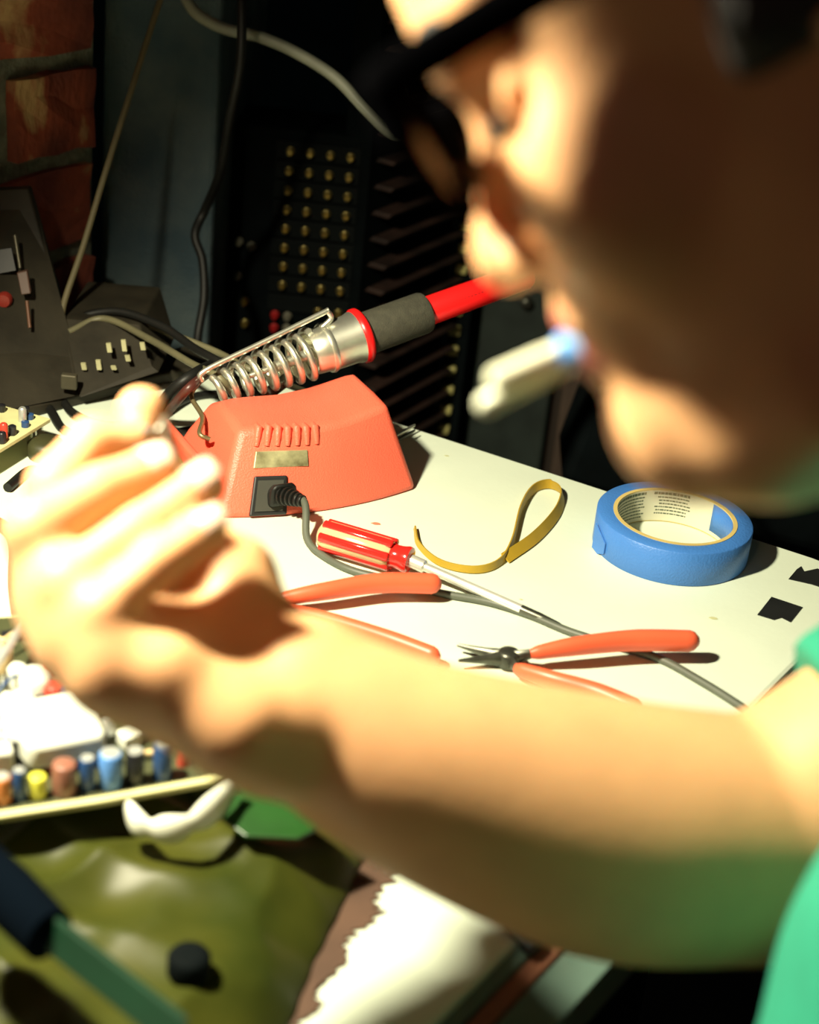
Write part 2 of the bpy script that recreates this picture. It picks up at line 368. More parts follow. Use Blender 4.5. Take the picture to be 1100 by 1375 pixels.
fing = [ # joints (px, py, depth), radii
 ([(150, 905, .602), (137, 822, .596), (214, 756, .604), (280, 712, .612)], [.0125, .0092, .0080, .0075]),
 ([(106, 862, .612), (88, 785, .604), (188, 712, .615), (272, 654, .624)], [.0135, .0104, .0090, .0088]),
 ([(80, 818, .626), (50, 712, .618), (135, 660, .630), (206, 632, .640)], [.0140, .0120, .0100, .0096]),
 ([(84, 772, .645), (74, 652, .650), (124, 592, .662), (178, 592, .668)], [.0140, .0110, .0096, .0082])]
for pts, rs in fing:
    for i in range(3): B.cone(hp(*pts[i]), hp(*pts[i + 1]), rs[i], rs[i + 1], .0035 if i else .009)
for (x, y, d) in ((118, 845, .607), (84, 800, .616), (76, 745, .634)): B.ball(hp(x, y, d), .0135, .01)   # webs between the knuckles
th = [(314, 785, .660), (246, 708, .680), (203, 615, .686), (190, 553, .682)]; tr_ = [.0165, .0125, .0110, .0108]
for i in range(3): B.cone(hp(*th[i]), hp(*th[i + 1]), tr_[i], tr_[i + 1], .004)

def skin_mat():
    m = mat('skin', (.63, .335, .16), .5, var=.05, scale=40, bump=.12, bscale=500, sss=.22, spec=.3); return m
SK = skin_mat()
person = thing('person', 'person in a green t-shirt leaning over the table in profile, raising one hand', 'person', (.35, .445, .0))
body, bv = B.build('body', SK, person)
# lips: own colour through a face-level material
lipm = mat('lips', (.45, .12, .09), .45, var=.05, scale=60)
body.data.materials.append(lipm)
me = body.data; cen = np.empty(len(me.polygons) * 3, np.float32); me.polygons.foreach_get('center', cen); cen = cen.reshape(-1, 3) - HO
fd = [cen @ a * 100 for a in HA]
lip = (fd[0] > -.6) & (np.abs(fd[2]) < 2.3) & (fd[1] > 4.65) & (fd[1] < 6.75)
mi = np.zeros(len(me.polygons), np.int32); mi[lip] = 1; me.polygons.foreach_set('material_index', mi)
# shirt
S_ = Field((.10, .06, .66), (.60, .82, 1.12), .004)
torso(S_, .008); 
S_.cone(SH, EL + (SH - EL) * .12, .070, .060, .02); S_.cone((.345, .27, 1.015), (.39, .19, .86), .07, .062, .02)
def plane_cut(F_, p, n, lo, hi):
    sl, X, Y, Zz = F_.sub(lo, hi); d = ((X - p[0]) * n[0] + (Y - p[1]) * n[1] + (Zz - p[2]) * n[2]).astype(np.float32); F_.smax(sl, d, .003)
adir = (EL - SH) / np.linalg.norm(EL - SH); hem = SH + adir * .188
sl, X, Y, Zz = S_.sub((.10, .46, .78), (.60, .82, 1.12)); px, py, pz = X - hem[0], Y - hem[1], Zz - hem[2]; t_ = px * adir[0] + py * adir[1] + pz * adir[2]
near_arm = np.sqrt((px - t_ * adir[0]) ** 2 + (py - t_ * adir[1]) ** 2 + (pz - t_ * adir[2]) ** 2) - .08
S_.smax(sl, np.where(near_arm < .012, t_, -.05).astype(np.float32), .002)
sl, X, Y, Zz = S_.sub(NB - .12, NB + .12); S_.smax(sl, (-(np.sqrt((X - NB[0]) ** 2 + (Y - NB[1]) ** 2 + ((Zz - NB[2] - .03) * .8) ** 2) - .073)).astype(np.float32), .003)
S_.cone((.222, .44, .66), (.230, .44, .93), .100, .088, .04)
# soft folds
gX, gY, gZ = np.meshgrid(*S_.ax, indexing='ij'); S_.g += (.0022 * np.sin(gZ * 70 + gY * 30 + 2 * np.sin(gX * 25)) * np.cos(gY * 21 + gX * 35)).astype(np.float32); del gX, gY, gZ
SHM = mat('green_jersey', (.010, .22, .135), .9, var=.06, scale=80, bump=.3, bscale=900)
shirt, _ = S_.build('t_shirt', SHM, person); shirt['label'] = 'bright green short-sleeved t-shirt'
# trousers
Tr = Field((-.10, .14, .40), (.60, .78, .74), .006)
Tr.cone((.36, .36, .62), (.36, .53, .62), .125, .125, .03)
for y0, y1 in ((.37, .33), (.53, .57)): Tr.cone((.34, y0, .60), (.02, y1, .585), .085, .07, .03)
for y1 in (.33, .57): Tr.cone((.02, y1, .585), (.03, y1, .45), .066, .055, .02)
TRM = mat('brown_corduroy', (.10, .035, .018), .95, var=.3, scale=50, bump=.6)
Tr.build('trousers', TRM, person)
# lower legs and shoes
for y1 in (.33, .57):
    MB().tube(spline([(.02, y1, .50), (.05, y1, .30), (.06, y1, .10)], 5), [.058] * 5 + [.05] * 6, 16).build('trouser_leg', TRM, person, smooth=True)
    MB().lathe((.12, y1, .045), (-1, 0, -.08), [(0, .02), (.01, .036), (.08, .044), (.17, .040), (.23, .030), (.25, .012)], 16).build('shoe', M['black'], person, smooth=True)
# hair
Hr = Field(H(-10, -3) - .19, H(-10, -3) + .19, .0035)
Hr.ball(H(-9.4, -5.0), (.100, .096, .081), .01, HA); Hr.ball(H(-11, 1.5), (.085, .085, .078), .02, HA)
for i in range(170):
    a = RS.uniform(-pi, pi); b_ = RS.uniform(-1.3, 1.3); f_ = -9.8 - 9.3 * cos(b_) * cos(a) * .9; l_ = 7.9 * sin(a) * cos(b_); d_ = -3.5 + 9.2 * sin(b_)
    if f_ > -6.5 and d_ > -6: continue
    Hr.ball(H(f_, d_, l_), RS.uniform(.009, .016), .006)
def head_cut(F_, f0, d0):      # keep the face clear of hair
    sl = tuple(slice(0, n) for n in F_.n); X, Y, Zz = np.meshgrid(*F_.ax, indexing='ij'); px, py, pz = X - HO[0], Y - HO[1], Zz - HO[2]
    f_ = (px * HF[0] + py * HF[1] + pz * HF[2]) * 100; d_ = (px * HD[0] + py * HD[1] + pz * HD[2]) * 100; l_ = (px * HL[0] + py * HL[1] + pz * HL[2]) * 100
    c = np.minimum(f_ + 7.2 - .25 * (d_ + 2), d_ + 6.6 - .1 * f_); c = np.maximum(c, np.minimum(d_ - 2.4, f_ + 9.5)); F_.smax(sl, (c * .01 * .9).astype(np.float32), .006)
head_cut(Hr, 0, 0)
HAIR = mat('dark_hair', (.012, .009, .008), .6, var=.5, scale=120, bump=.8, bscale=400)
Hr.build('hair', HAIR, person)
# eyes / brows
for s_ in (1, -1):
    MB().tube(spline([H(.75, -2.9, 1.4 * s_), H(.35, -3.3, 3.0 * s_), H(-1.1, -3.0, 4.8 * s_)], 5), [.0015] + [.003] * 9 + [.0012], 8).build('eyebrow', HAIR, person, smooth=True)
    MB().tube(spline([H(-.7, -.25, 2.0 * s_), H(-.1, .0, 3.3 * s_), H(-.8, .0, 4.8 * s_)], 5), .0022, 6).build('eyelashes', HAIR, person, smooth=True)
# fingernails
NM = mat('nail', (.80, .50, .38), .3, var=.03, sss=.2)
def nail(j, k):
    a = hp(*fing[j][0][2]); b = hp(*fing[j][0][3]); r = fing[j][1][3]; d = (b - a) / np.linalg.norm(b - a); n = -UU * 0 + (-VV * .75 + UU * .65); n -= d * (n @ d); n /= np.linalg.norm(n); s = np.cross(d, n)
    vs = []; fs = []
    for i in range(5):
        for q in range(7):
            t = (i / 4 - .35) * .011; g = (q / 6 - .5) * 1.7 * (1 - .25 * (i == 4)); rr = r + .0004
            vs.append(b + d * t + rr * (n * cos(g) + s * sin(g)) * (1 if i < 3 else .985 if i == 3 else .94))
    fs = [(i * 7 + q, i * 7 + q + 1, (i + 1) * 7 + q + 1, (i + 1) * 7 + q) for i in range(4) for q in range(6)]
    o = MB().add(vs, fs).build('fingernail', NM, person, smooth=True); s_ = o.modifiers.new('t', 'SOLIDIFY'); s_.thickness = .0006
for j in range(3): nail(j, 0)

# ------------------------------------------------------------------ glasses
gl = thing('eyeglasses', 'thick black framed eyeglasses worn by the person', 'glasses', H(2, -3))
FR = mat('black_acetate', (.0012, .0012, .0015), .9, spec=.0, var=.1)
GM = bpy.data.materials.new('lens_glass'); GM.use_nodes = True; gn = GM.node_tree.nodes; gn.remove(gn['Principled BSDF'])
g1 = gn.new('ShaderNodeBsdfTransparent'); g1.inputs[0].default_value = (.62, .50, .40, 1); g2 = gn.new('ShaderNodeBsdfGlossy'); g2.inputs['Roughness'].default_value = .4; g2.inputs[0].default_value = (.5, .42, .34, 1)
g3 = gn.new('ShaderNodeMixShader'); g3.inputs[0].default_value = .3; GM.node_tree.links.new(g1.outputs[0], g3.inputs[1]); GM.node_tree.links.new(g2.outputs[0], g3.inputs[2]); GM.node_tree.links.new(g3.outputs[0], gn['Material Output'].inputs[0])
def lens_loop(s_, sc=1.0):
    pts = []
    for k in range(28):
        a = 2 * pi * k / 28; ca, sa = cos(a), sin(a); e = 2 / 3.4
        l_ = 3.35 + 2.55 * sc * (abs(ca) ** e) * (1 if ca > 0 else -1); d_ = -.55 + 1.75 * sc * (abs(sa) ** e) * (1 if sa > 0 else -1)
        pts.append(H(1.75 - .008 * (l_ - 1) ** 2 - .06 * (d_ + 1.2), d_, l_ * s_))
    return pts
for s_ in (1, -1):
    lp = lens_loop(s_); mb = MB(); mb.tube(lp + lp[:2], .0030, 8, flat=1.25, up=HF, caps=False); mb.build('rim', FR, gl, smooth=True)
    mb = MB(); mb.tube(lp[14:] + [lp[0]], .0045, 8, flat=1.1, up=HD, caps=True); mb.build('brow_bar', FR, gl, smooth=True)
    lq = lens_loop(s_, .96); c = sum(lq) / len(lq); mb = MB(); mb.add([c + HF * .001] + lq, [(0, i + 1, (i + 1) % 28 + 1) for i in range(28)]); o = mb.build('lens', GM, gl, smooth=True)
    so = o.modifiers.new('t', 'SOLIDIFY'); so.thickness = .0018
    MB().tube(spline([H(1.75, -1.9, 5.9 * s_), H(.6, -1.9, 6.8 * s_), H(-4, -1.8, 7.35 * s_), H(-9, -1.6, 7.6 * s_), H(-11, -.6, 7.7 * s_), H(-12.3, 1.8, 7.5 * s_)], 6), .0062, 8, flat=.42, up=HD).build('temple', FR, gl, smooth=True, bevel=0)
    MB().box(H(1.65, -1.85, 5.8 * s_), HF * .008, HD * .012, HL * .006).build('hinge', FR, gl, smooth=True, bevel=.001)
MB().tube(spline([H(1.95, -1.3, -.9), H(2.1, -1.6, 0), H(1.95, -1.3, .9)], 5), .0032, 8).build('bridge', FR, gl, smooth=True)
for s_ in (1, -1): MB().lathe(H(1.1, .2, 1.05 * s_), HL * s_ + HF * .3, [(-.0015, .002), (-.001, .004), (.001, .004), (.0015, .002)], 12).build('nose_pad', GM, gl, smooth=True)

# ------------------------------------------------------------------ soldering station
SO = T(300, 697); SX = np.array([cos(radians(30.5)), sin(radians(30.5)), 0]); SY = np.array([-SX[1], SX[0], 0])
def S(x, y, z): return SO + x * SX + y * SY + z * Z
st = thing('soldering_station', 'coral red soldering station body with power socket, in the middle of the table', 'soldering station', S(.07, .05, 0))
xb = lambda s: -.004 + .156 * s
xt = lambda s: .019 + .110 * s
hz = lambda s: float(np.interp(s, [0, .15, .45, .7, .88, 1], [.054, .056, .0545, .057, .0615, .0645]))
yf = lambda s: -.050 * s * (1 - s)
yt = lambda s: float(np.interp(s, [0, .3, .6, 1], [.024, .016, .012, .014]))
def face(s, t): return np.array([xb(s) * (1 - t) + xt(s) * t, yf(s) * (1 - t) + yt(s) * t, hz(s) * t])
rings = []; NS = 14
for i in range(NS + 1):
    s = i / NS; F0 = face(s, 0); F1 = face(s, 1); xm = xt(s); h = hz(s)
    rings.append([S(*F0), S(*face(s, .35)), S(*face(s, .7)), S(*F1), S(xm, F1[1] + .022, h + .002), S(xm, .066, h + .003), S(xm, .080, h - .004), S((xm + xb(s)) / 2, .092, h * .5), S(xb(s), .10, 0)])
vs = [p for r in rings for p in r]; k = len(rings[0])
fs = [(i * k + j, i * k + (j + 1) % k, (i + 1) * k + (j + 1) % k, (i + 1) * k + j) for i in range(NS) for j in range(k)] + [tuple(range(k))[::-1], tuple(range(NS * k, NS * k + k))]
MB().add(vs, fs).build('housing', M['coral'], st, smooth=True, bevel=.0045, seg=4)
for i in range(7):
    s = .12 + i * .060; a = face(s, .80); b = face(s, 1.0); c = np.array([b[0], b[1] + .0045, b[2] + .0006])
    MB().tube([S(*a), S(*((a + b) / 2)), S(*b), S(*c)], [.0018, .0026, .0030, .0016], 8).build('vent_rib', M['coral'], st, smooth=True)
PLT = mat('reflective_plate', (.20, .17, .08), .35, .6, col2=(.75, .70, .40), scale=70)
def on_face(s0, s1, t0, t1, e0, e1):
    q = [face(s0, t0), face(s1, t0), face(s1, t1), face(s0, t1)]; n = np.cross(q[1] - q[0], q[3] - q[0]); n /= np.linalg.norm(n)
    return [S(*(p + n * e0)) for p in q], (n[0] * SX + n[1] * SY + n[2] * Z) * (e1 - e0)
a, e = on_face(.12, .42, .555, .745, -.003, .0012); MB().prism(a, e).build('rating_window', PLT, st, bevel=.0006)
a, e = on_face(.13, .30, .03, .47, -.004, .0022); MB().prism(a, e).build('power_socket', M['black'], st, bevel=.0012); sock = bpy.context.scene.objects['power_socket']
a2, e2 = on_face(.15, .28, .08, .42, .0022, .0030); MB().prism(a2, e2).build('socket_insert', mat('socket_grey', (.05, .05, .04), .5), sock)
# plug with strain relief and the mains lead
pn = e / np.linalg.norm(e); pc = sum(a) / 4 + e + SX * .008 - Z * .001
pd = pn * .86 + SX * .42 - Z * .27; pd /= np.linalg.norm(pd)
pl = thing('power_lead', 'black mains plug and grey lead running from the red station across the table', 'cable', pc)
plug = MB().prism([pc - pn * .002 + SX * x + Z * z for x, z in ((-.010, -.008), (.010, -.008), (.010, .006), (.006, .009), (-.006, .009), (-.010, .006))], pn * .013).build('plug', M['rubber'], pl, smooth=True, bevel=.0025)
p0 = pc + pn * .010
for i in range(6):
    c = p0 + pd * (.0035 * i); MB().lathe(c, pd, [(-.0013, .0055 - i * .0003), (-.0008, .0073 - i * .0006), (.0008, .0073 - i * .0006), (.0013, .0055 - i * .0003)], 14).build('strain_relief_ring', M['rubber'], plug, smooth=True)
ce = p0 + pd * .020
lead = [p0, ce, T(412, 722, .757), T(432, 745, .7529), T(470, 765, .7529), T(520, 778, .7529), T(590, 796, .7529), T(655, 808, .7529), T(712, 826, .7529), T(765, 848, .7529), T(830, 868, .7529), T(885, 884, .7529), T(940, 914, .7529), T(985, 942, .7529), T(1012, 962, .7529), T(1040, 1000, .752)]
MB().tube(spline(lead, 6), .0026, 10).build('lead', mat('grey_green_lead', (.09, .10, .075), .5), pl, smooth=True)
# sponge tray at the left end
tray = thing('sponge_tray', 'coral red sponge tray beside the left end of the station', 'tray', S(-.035, .055, 0))
def trayp(x, y, z): return S(x, y, z)
tv = []
for (x0, x1, y0, y1, z) in ((-.062, -.002, .010, .104, 0), (-.055, -.004, .018, .100, .034), (-.050, -.009, .023, .094, .034), (-.047, -.012, .028, .090, .020)):
    tv += [trayp(x0, y0, z), trayp(x1, y0, z), trayp(x1, y1, z), trayp(x0, y1, z)]
tf = [(3, 2, 1, 0), (12, 13, 14, 15)] + [(4 * r + i, 4 * r + (i + 1) % 4, 4 * r + 4 + (i + 1) % 4, 4 * r + 4 + i) for r in range(3) for i in range(4)]
MB().add(tv, tf).build('tray_body', M['coral'], tray, smooth=True, bevel=.003, seg=3)
SPM = mat('sponge_yellow', (.55, .45, .10), .95, var=.2, scale=200, bump=1, bscale=300)
MB().box(S(-.030, .059, .023), SX * .032, SY * .058, Z * .010).build('sponge', SPM, tray, smooth=True, bevel=.003)
# ------------------------------------------------------------------ iron and its coil holder
def at_y(x, y, Yl):      # point of a pixel on the station's local plane y = Yl
    r = ray(x, y); t = ((SO - CAM) @ SY + Yl) / (r @ SY); return CAM + t * r
I0 = at_y(288, 522, .094); I1 = at_y(486, 450, .094); I2 = at_y(572, 412, .094); I3 = at_y(680, 369, .094)
ia = (I1 - I0) / np.linalg.norm(I1 - I0); LI = np.linalg.norm(I1 - I0)
ho = thing('iron_holder', 'chrome coil spring holder with flared collar behind the red station', 'holder', S(.05, .1, 0))
iu = Z - ia * (Z @ ia); iu /= np.linalg.norm(iu); iv = np.cross(ia, iu)
turns = 8; pts = []; L1 = LI * .66
for i in range(turns * 18 + 1):
    t = i / (turns * 18); r = .0095 + .0085 * t ** .8; g = 2 * pi * turns * t
    pts.append(I0 + ia * (L1 * t) + r * (iu * cos(g) + iv * sin(g)))
MB().tube(pts, .0027, 8).build('coil_spring', M['steel'], ho, smooth=True)
MB().lathe(I0, ia, [(L1 - .002, .0150), (L1, .0165), (L1 + .008, .0172), (L1 + .012, .0182), (LI - .010, .0186), (LI - .006, .0198), (LI - .002, .0200), (LI - .002, .0180), (L1 + .004, .0150)], 36, closed=True).build('collar', M['steel'], ho, smooth=True)
MB().lathe(I0, ia, [(L1 + .010, .0188), (L1 + .012, .0194), (L1 + .014, .0188)], 36).build('collar_bead', M['steel'], ho, smooth=True)
w0 = I0 + iu * .0165 - ia * .004; w1 = I0 + ia * (LI - .028) + iu * .0285
MB().tube(spline([I0 + ia * (LI - .030) + iu * .0175, I0 + ia * (LI - .022) + iu * .022, w1 + ia * .004, w1, w0 + (w1 - w0) * .5, w0, w0 - ia * .004 - iu * .007], 6), .0021, 8).build('clip_wire', M['steel'], ho, smooth=True)
MB().tube(spline([w0 - ia * .004 - iu * .006, w0 - ia * .010 - Z * .016, at_y(272, 560, .07), at_y(268, 582, .05), at_y(282, 590, .045)], 6), .0018, 8).build('support_wire', mat('dull_brass_wire', (.25, .20, .10), .4, .7), ho, smooth=True)
MB().tube([I0 + ia * (L1 * .75) - iu * .012, S(.065, .108, .03), S(.065, .108, .002)], .005, 10).build('holder_post', M['darksteel'], ho, smooth=True)
MB().box(S(.065, .116, .003), SX * .05, SY * .028, Z * .006).build('holder_foot', M['coral'], ho, bevel=.002)
ir = thing('soldering_iron', 'soldering iron with bright red handle and dark foam grip resting in the coil holder', 'soldering iron', I1)
LF = np.linalg.norm(I2 - I0); LH = np.linalg.norm(I3 - I0) + .02
MB().lathe(I0, ia, [(LI - .008, .0150), (LI - .006, .0190), (LI - .003, .0212), (LI, .0212), (LI + .002, .0195), (LI + .003, .0140)], 32).build('collar_ring', M['red'], ir, smooth=True)
MB().lathe(I0, ia, [(LI - .002, .0120), (LI, .0150), (LI + .004, .0162), (LF - .004, .0160), (LF - .001, .0150), (LF, .0120)], 32).build('foam_grip', M['foam'], ir, smooth=True)
ihd = MB().lathe(I0, ia, [(LF - .004, .0095), (LF, .0112), (LH - .004, .0106), (LH, .0085)], 28).build('handle', M['red'], ir, smooth=True)
MB().lathe(I0, ia, [(.022, .0006), (.030, .0022), (.048, .0028), (.049, .0042), (LI - .02, .0046), (LI - .018, .008), (LI - .004, .008)], 18).build('heating_tip', M['steel'], ir, smooth=True)
q = I0 + ia * LF + iu * .0112; hv = -(iu * .4) - iv * .9; 
side = (CAM - I2) - ia * ((CAM - I2) @ ia); side /= np.linalg.norm(side); sv = np.cross(side, ia)
for i in range(9):
    c = I0 + ia * (LF + .020 + i * .0030) + side * .01105 - sv * .0 - iu * .0015
    MB().box(c, ia * (.0018 if i % 3 else .0024), iu * .0022, side * .0006).build('printed_letter', M['black'], ihd)
MB().tube(spline([I0 + ia * (LH - .002), I0 + ia * (LH + .03) - Z * .005, I0 + ia * (LH + .06) - Z * .07 + SY * .03, np.array([.20, 1.25, .72]), np.array([.22, 1.35, .40])], 6), .003, 8).build('iron_cord', M['rubber'], ir, smooth=True)

# ------------------------------------------------------------------ tweezers behind the station
tw = thing('tweezers', 'pair of steel tweezer ends poking out behind the right end of the station', 'tweezers', T(535, 582))
for dx, dy in ((0, 0), (3, 7)):
    a = T(557 + dx * 0, 571 + dy, .758); b = T(455 + dx, 628 + dy, .756); MB().tube([a, a + (b - a) * .1, b], [.0012, .0018, .0024], 8, flat=.6).build('arm', M['steel'] if dy == 0 else M['darksteel'], tw, smooth=True)
MB().box(T(457, 631, .756), .006 * SX, .010 * SY, .004 * Z).build('joint', M['darksteel'], tw, bevel=.001)

# ------------------------------------------------------------------ screwdriver
sd0 = T(430, 716, .763); sd1 = T(552, 753, .762); sd2 = T(705, 817, .7535); sd3 = T(757, 843, .752)
sc = thing('screwdriver', 'screwdriver with red and clear fluted handle lying behind the pliers', 'screwdriver', (sd0 + sd1) / 2)
sa = sd1 - sd0; SL = np.linalg.norm(sa); sa /= SL
CLR = mat('clear_amber_plastic', (.80, .66, .36), .15, trans=.35, var=.03); RDP = mat('red_clear_plastic', (.72, .02, .015), .15, coat=.5, var=.05)
hnd = MB().lathe(sd0, sa, [(0, .006), (.002, .009), (.006, .0102), (SL * .74, .0102), (SL * .80, .008), (SL * .86, .0062)], 24).build('handle', CLR, sc, smooth=True)
su = Z - sa * (Z @ sa); su /= np.linalg.norm(su); sw = np.cross(sa, su)
for i in range(6):
    g = 2 * pi * i / 6 + .25; d = su * cos(g) + sw * sin(g); t = -su * sin(g) + sw * cos(g)
    MB().prism([sd0 + sa * .003 + d * .0088 + t * x + d * y for x, y in ((-.0034, 0), (.0034, 0), (.0028, .0022), (0, .0030), (-.0028, .0022))], sa * (SL * .76)).build('handle_flute', RDP, hnd, smooth=True, bevel=.0008)
MB().lathe(sd0, sa, [(SL * .78, .0075), (SL * .80, .0085), (SL * .84, .0078), (SL * .90, .0082), (SL * .96, .0092), (SL * .99, .0088), (SL, .006)], 24).build('bolster', RDP, sc, smooth=True)
s2 = sd3 - sd1; s2 /= np.linalg.norm(s2); L2 = np.linalg.norm(sd2 - sd1); L3 = np.linalg.norm(sd3 - sd1)
MB().lathe(sd1, s2, [(-.004, .0045), (.010, .0045), (.011, .0030), (L2, .0030)], 16).build('shaft', mat('pale_chrome', (.85, .84, .76), .3, .6), sc, smooth=True)
MB().lathe(sd1, s2, [(L2 - .001, .0031), (L2 + .012, .0030), (L3 - .004, .0022), (L3, .0012)], 12).build('blade', M['darksteel'], sc, smooth=True)

# ------------------------------------------------------------------ two pairs of pliers
def pliers(label, piv, h1, h2, j1, j2, r1, r2, zp):
    p = T(*piv, zp); t = thing('pliers', label, 'pliers', p, None)
    for hs, rr_, nm in ((h1, r1, 'grip'), (h2, r2, 'grip')):
        pts = spline([T(x, y, z) for x, y, z in hs], 14); n = len(pts); tt = np.linspace(0, 1, n)
        MB().tube(pts, list(np.interp(tt, [0, .06, .3, .7, .955, .985, 1], [.003, .0045, rr_ * .88, rr_ * 1.05, rr_ * 1.05, rr_ * .85, rr_ * .45])), 14, flat=.85).build(nm, M['orange'], t, smooth=True)
        a = pts[1]; MB().tube([p, (p + a) / 2, a, a + (pts[9] - a) * .5], [.005, .0042, .0032, .0028], 8, flat=.7).build('tang', M['darksteel'], t, smooth=True)
    for j in (j1, j2):
        a = T(*j); mid = p + (a - p) * .45; MB().tube([p, mid + (p - mid) * .5, mid, a], [.0058, .0050, .0034, .0010], 8, flat=.8).build('jaw', M['darksteel'], t, smooth=True)
    MB().lathe(p - Z * .005, Z, [(0, .006), (.001, .0072), (.009, .0072), (.0105, .0055), (.011, .002)], 18).build('pivot', M['darksteel'], t, smooth=True)
pliers('orange handled needle-nose pliers with jaws open beside the forearm, below the tape roll', (683, 884),
       [(712, 878, .762), (770, 868, .766), (850, 860, .767), (938, 861, .766)], [(692, 897, .758), (740, 912, .760), (800, 930, .760), (862, 955, .760)],
       (614, 866, .757), (616, 887, .757), .0068, .0062, .756)
pliers('orange handled pliers with jaws hidden behind the wrist, below the screwdriver', (338, 808),
       [(372, 805, .760), (430, 795, .764), (510, 783, .765), (592, 784, .764)], [(378, 816, .757), (440, 832, .758), (520, 858, .759), (590, 884, .759)],
       (285, 802, .757), (288, 815, .757), .0066, .0058, .756)

# ------------------------------------------------------------------ rubber band, masking tape, electrical tape squares
YB = mat('ochre_rubber', (.42, .27, .02), .5, var=.1, sss=.0)
pth = spline([T(*q) for q in ((556, 712), (561, 736), (590, 761), (636, 771), (670, 762), (688, 735), (700, 690), (716, 664), (738, 657), (756, 668), (752, 694), (724, 728), (684, 757))], 7)
mb = MB(); n = len(pth); vs = []
for i, p in enumerate(pth):
    t = pth[min(i + 1, n - 1)] - pth[max(i - 1, 0)]; t /= np.linalg.norm(t); nn = np.cross(t, Z); lean = .25 + .9 * max(0, (i / n - .66)) * 3
    up = Z * cos(lean) + nn * sin(lean) * (1 if i / n > .66 else -1) * .8; up /= np.linalg.norm(up); nn = np.cross(t, up); wdt = float(np.interp(i / n, [0, .05, .3, 1], [.003, .004, .0055, .0085]))
    for a, b in ((0, -.0005), (0, .0005), (1, .0005), (1, -.0005)): vs.append(p + Z * .0008 + up * wdt * a + nn * b)
fs = [(i * 4 + k, i * 4 + (k + 1) % 4, i * 4 + 4 + (k + 1) % 4, i * 4 + 4 + k) for i in range(n - 1) for k in range(4)] + [(0, 1, 2, 3), (n * 4 - 1, n * 4 - 2, n * 4 - 3, n * 4 - 4)]
tag(mb.add(vs, fs).build('rubber_strap', YB, smooth=True), 'looped ochre rubber band standing on edge between screwdriver and tape roll', 'rubber band')

tc_ = T(899, 736); TR_ = .0545; TH = .0255
tp = thing('masking_tape', 'roll of blue masking tape lying flat under the chin', 'tape', tc_)
MB().lathe(tc_, Z, [(.0, .0432), (.0, TR_ - .0008), (.0008, TR_), (TH - .0008, TR_), (TH, TR_ - .0008), (TH, .0432)], 96, closed=True).build('tape_wind', M['tapeblue'], tp, smooth=True)
CW = mat('core_paper', (.66, .64, .48), .75, var=.03)
MB().lathe(tc_, Z, [(.0003, .0405), (.0003, .0433), (TH + .0004, .0433), (TH + .0004, .0405)], 96, closed=True).build('core', M['board'], tp, smooth=True)
mb = MB(); n = 96; vs = []
for k in range(n):
    g = 2 * pi * k / n
    for r, z in ((.0404, .001), (.0404, TH - .0004), (.0407, TH - .0004), (.0407, .001)): vs.append(tc_ + np.array([r * cos(g), r * sin(g), z]))
mb.add(vs, [(k * 4 + a, k * 4 + (a + 1) % 4, (k + 1) % n * 4 + (a + 1) % 4, (k + 1) % n * 4 + a) for k in range(n) for a in range(4)]).build('core_lining', CW, tp, smooth=True)
mb = MB(); vs = [tc_ + np.array([.04025 * cos(g), .04025 * sin(g), z]) for g in np.linspace(-.35, .72, 16) for z in (.004, TH - .0006)]
mb.add(vs, [(2 * i, 2 * i + 2, 2 * i + 3, 2 * i + 1) for i in range(15)]); o = mb.build('blue_leftover', M['tapeblue'], tp, smooth=True); so = o.modifiers.new('t', 'SOLIDIFY'); so.thickness = .0002
# small illegible print inside the core
INK = mat('grey_green_ink', (.10, .13, .08), .8)
for blk, (g0, g1, rows) in enumerate(((1.15, 1.85, 7), (2.0, 2.9, 8))):
    mb = MB()
    for r in range(rows):
        g = g0 + random.uniform(0, .08)
        while g < g1 - random.uniform(0, .15):
            wdt = random.uniform(.02, .07); 
            for q in range(2):
                a, b = g + wdt * q / 2, g + wdt * (q + 1) / 2; z0 = TH - .0035 - r * .0026; hh = .0010 if r else .0020
                pp = [tc_ + np.array([.04035 * cos(x), .04035 * sin(x), z]) for x, z in ((a, z0), (b, z0), (b, z0 + hh), (a, z0 + hh))]; mb.add(pp, [(0, 1, 2, 3)])
            g += wdt + .012
    o = mb.build('printed_text', INK, tp); so = o.modifiers.new('t', 'SOLIDIFY'); so.thickness = .0001
g = radians(205); pe = tc_ + np.array([cos(g), sin(g), 0]) * (TR_ + .0004); tt = np.array([-sin(g), cos(g), 0])
MB().prism([pe - tt * .012 + Z * .001, pe - tt * .004 + Z * .0, pe + tt * .004 + Z * .004, pe + tt * .004 + Z * .012, pe - tt * .012 + Z * .020], np.array([cos(g), sin(g), 0]) * .0008).build('loose_tape_end', M['tapeblue'], tp)
for poly, lab in ((((1017, 826), (1036, 802), (1078, 816), (1062, 836), (1050, 830), (1040, 833)), 'square of black electrical tape stuck on the table, whole and nearer the forearm'),
                  (((1059, 778), (1070, 765), (1076, 761), (1080, 768), (1098, 764), (1118, 774), (1112, 792), (1090, 785)), 'torn piece of black electrical tape beyond the whole black square')):
    tag(MB().prism([T(x, y, .75) for x, y in poly], Z * .0005).build('electrical_tape', M['black']), lab, 'tape')
# marks on the table top
MK = mat('faint_stain', (.45, .28, .14), .6)
for i, (x, y, r) in enumerate(((505, 703, .0032), (958, 830, .0028), (600, 612, .0018), (700, 805, .0012))):
    c = T(x, y, .7502); MB().prism([c + np.array([r * (1 + .3 * sin(3 * k)) * cos(k * pi / 5), r * .6 * sin(k * pi / 5), 0]) for k in range(10)], Z * .0001).build('stain', mat('red_stain', (.62, .20, .12), .6) if i == 0 else mat('pale_stain', (.55, .55, .30), .6), tb)

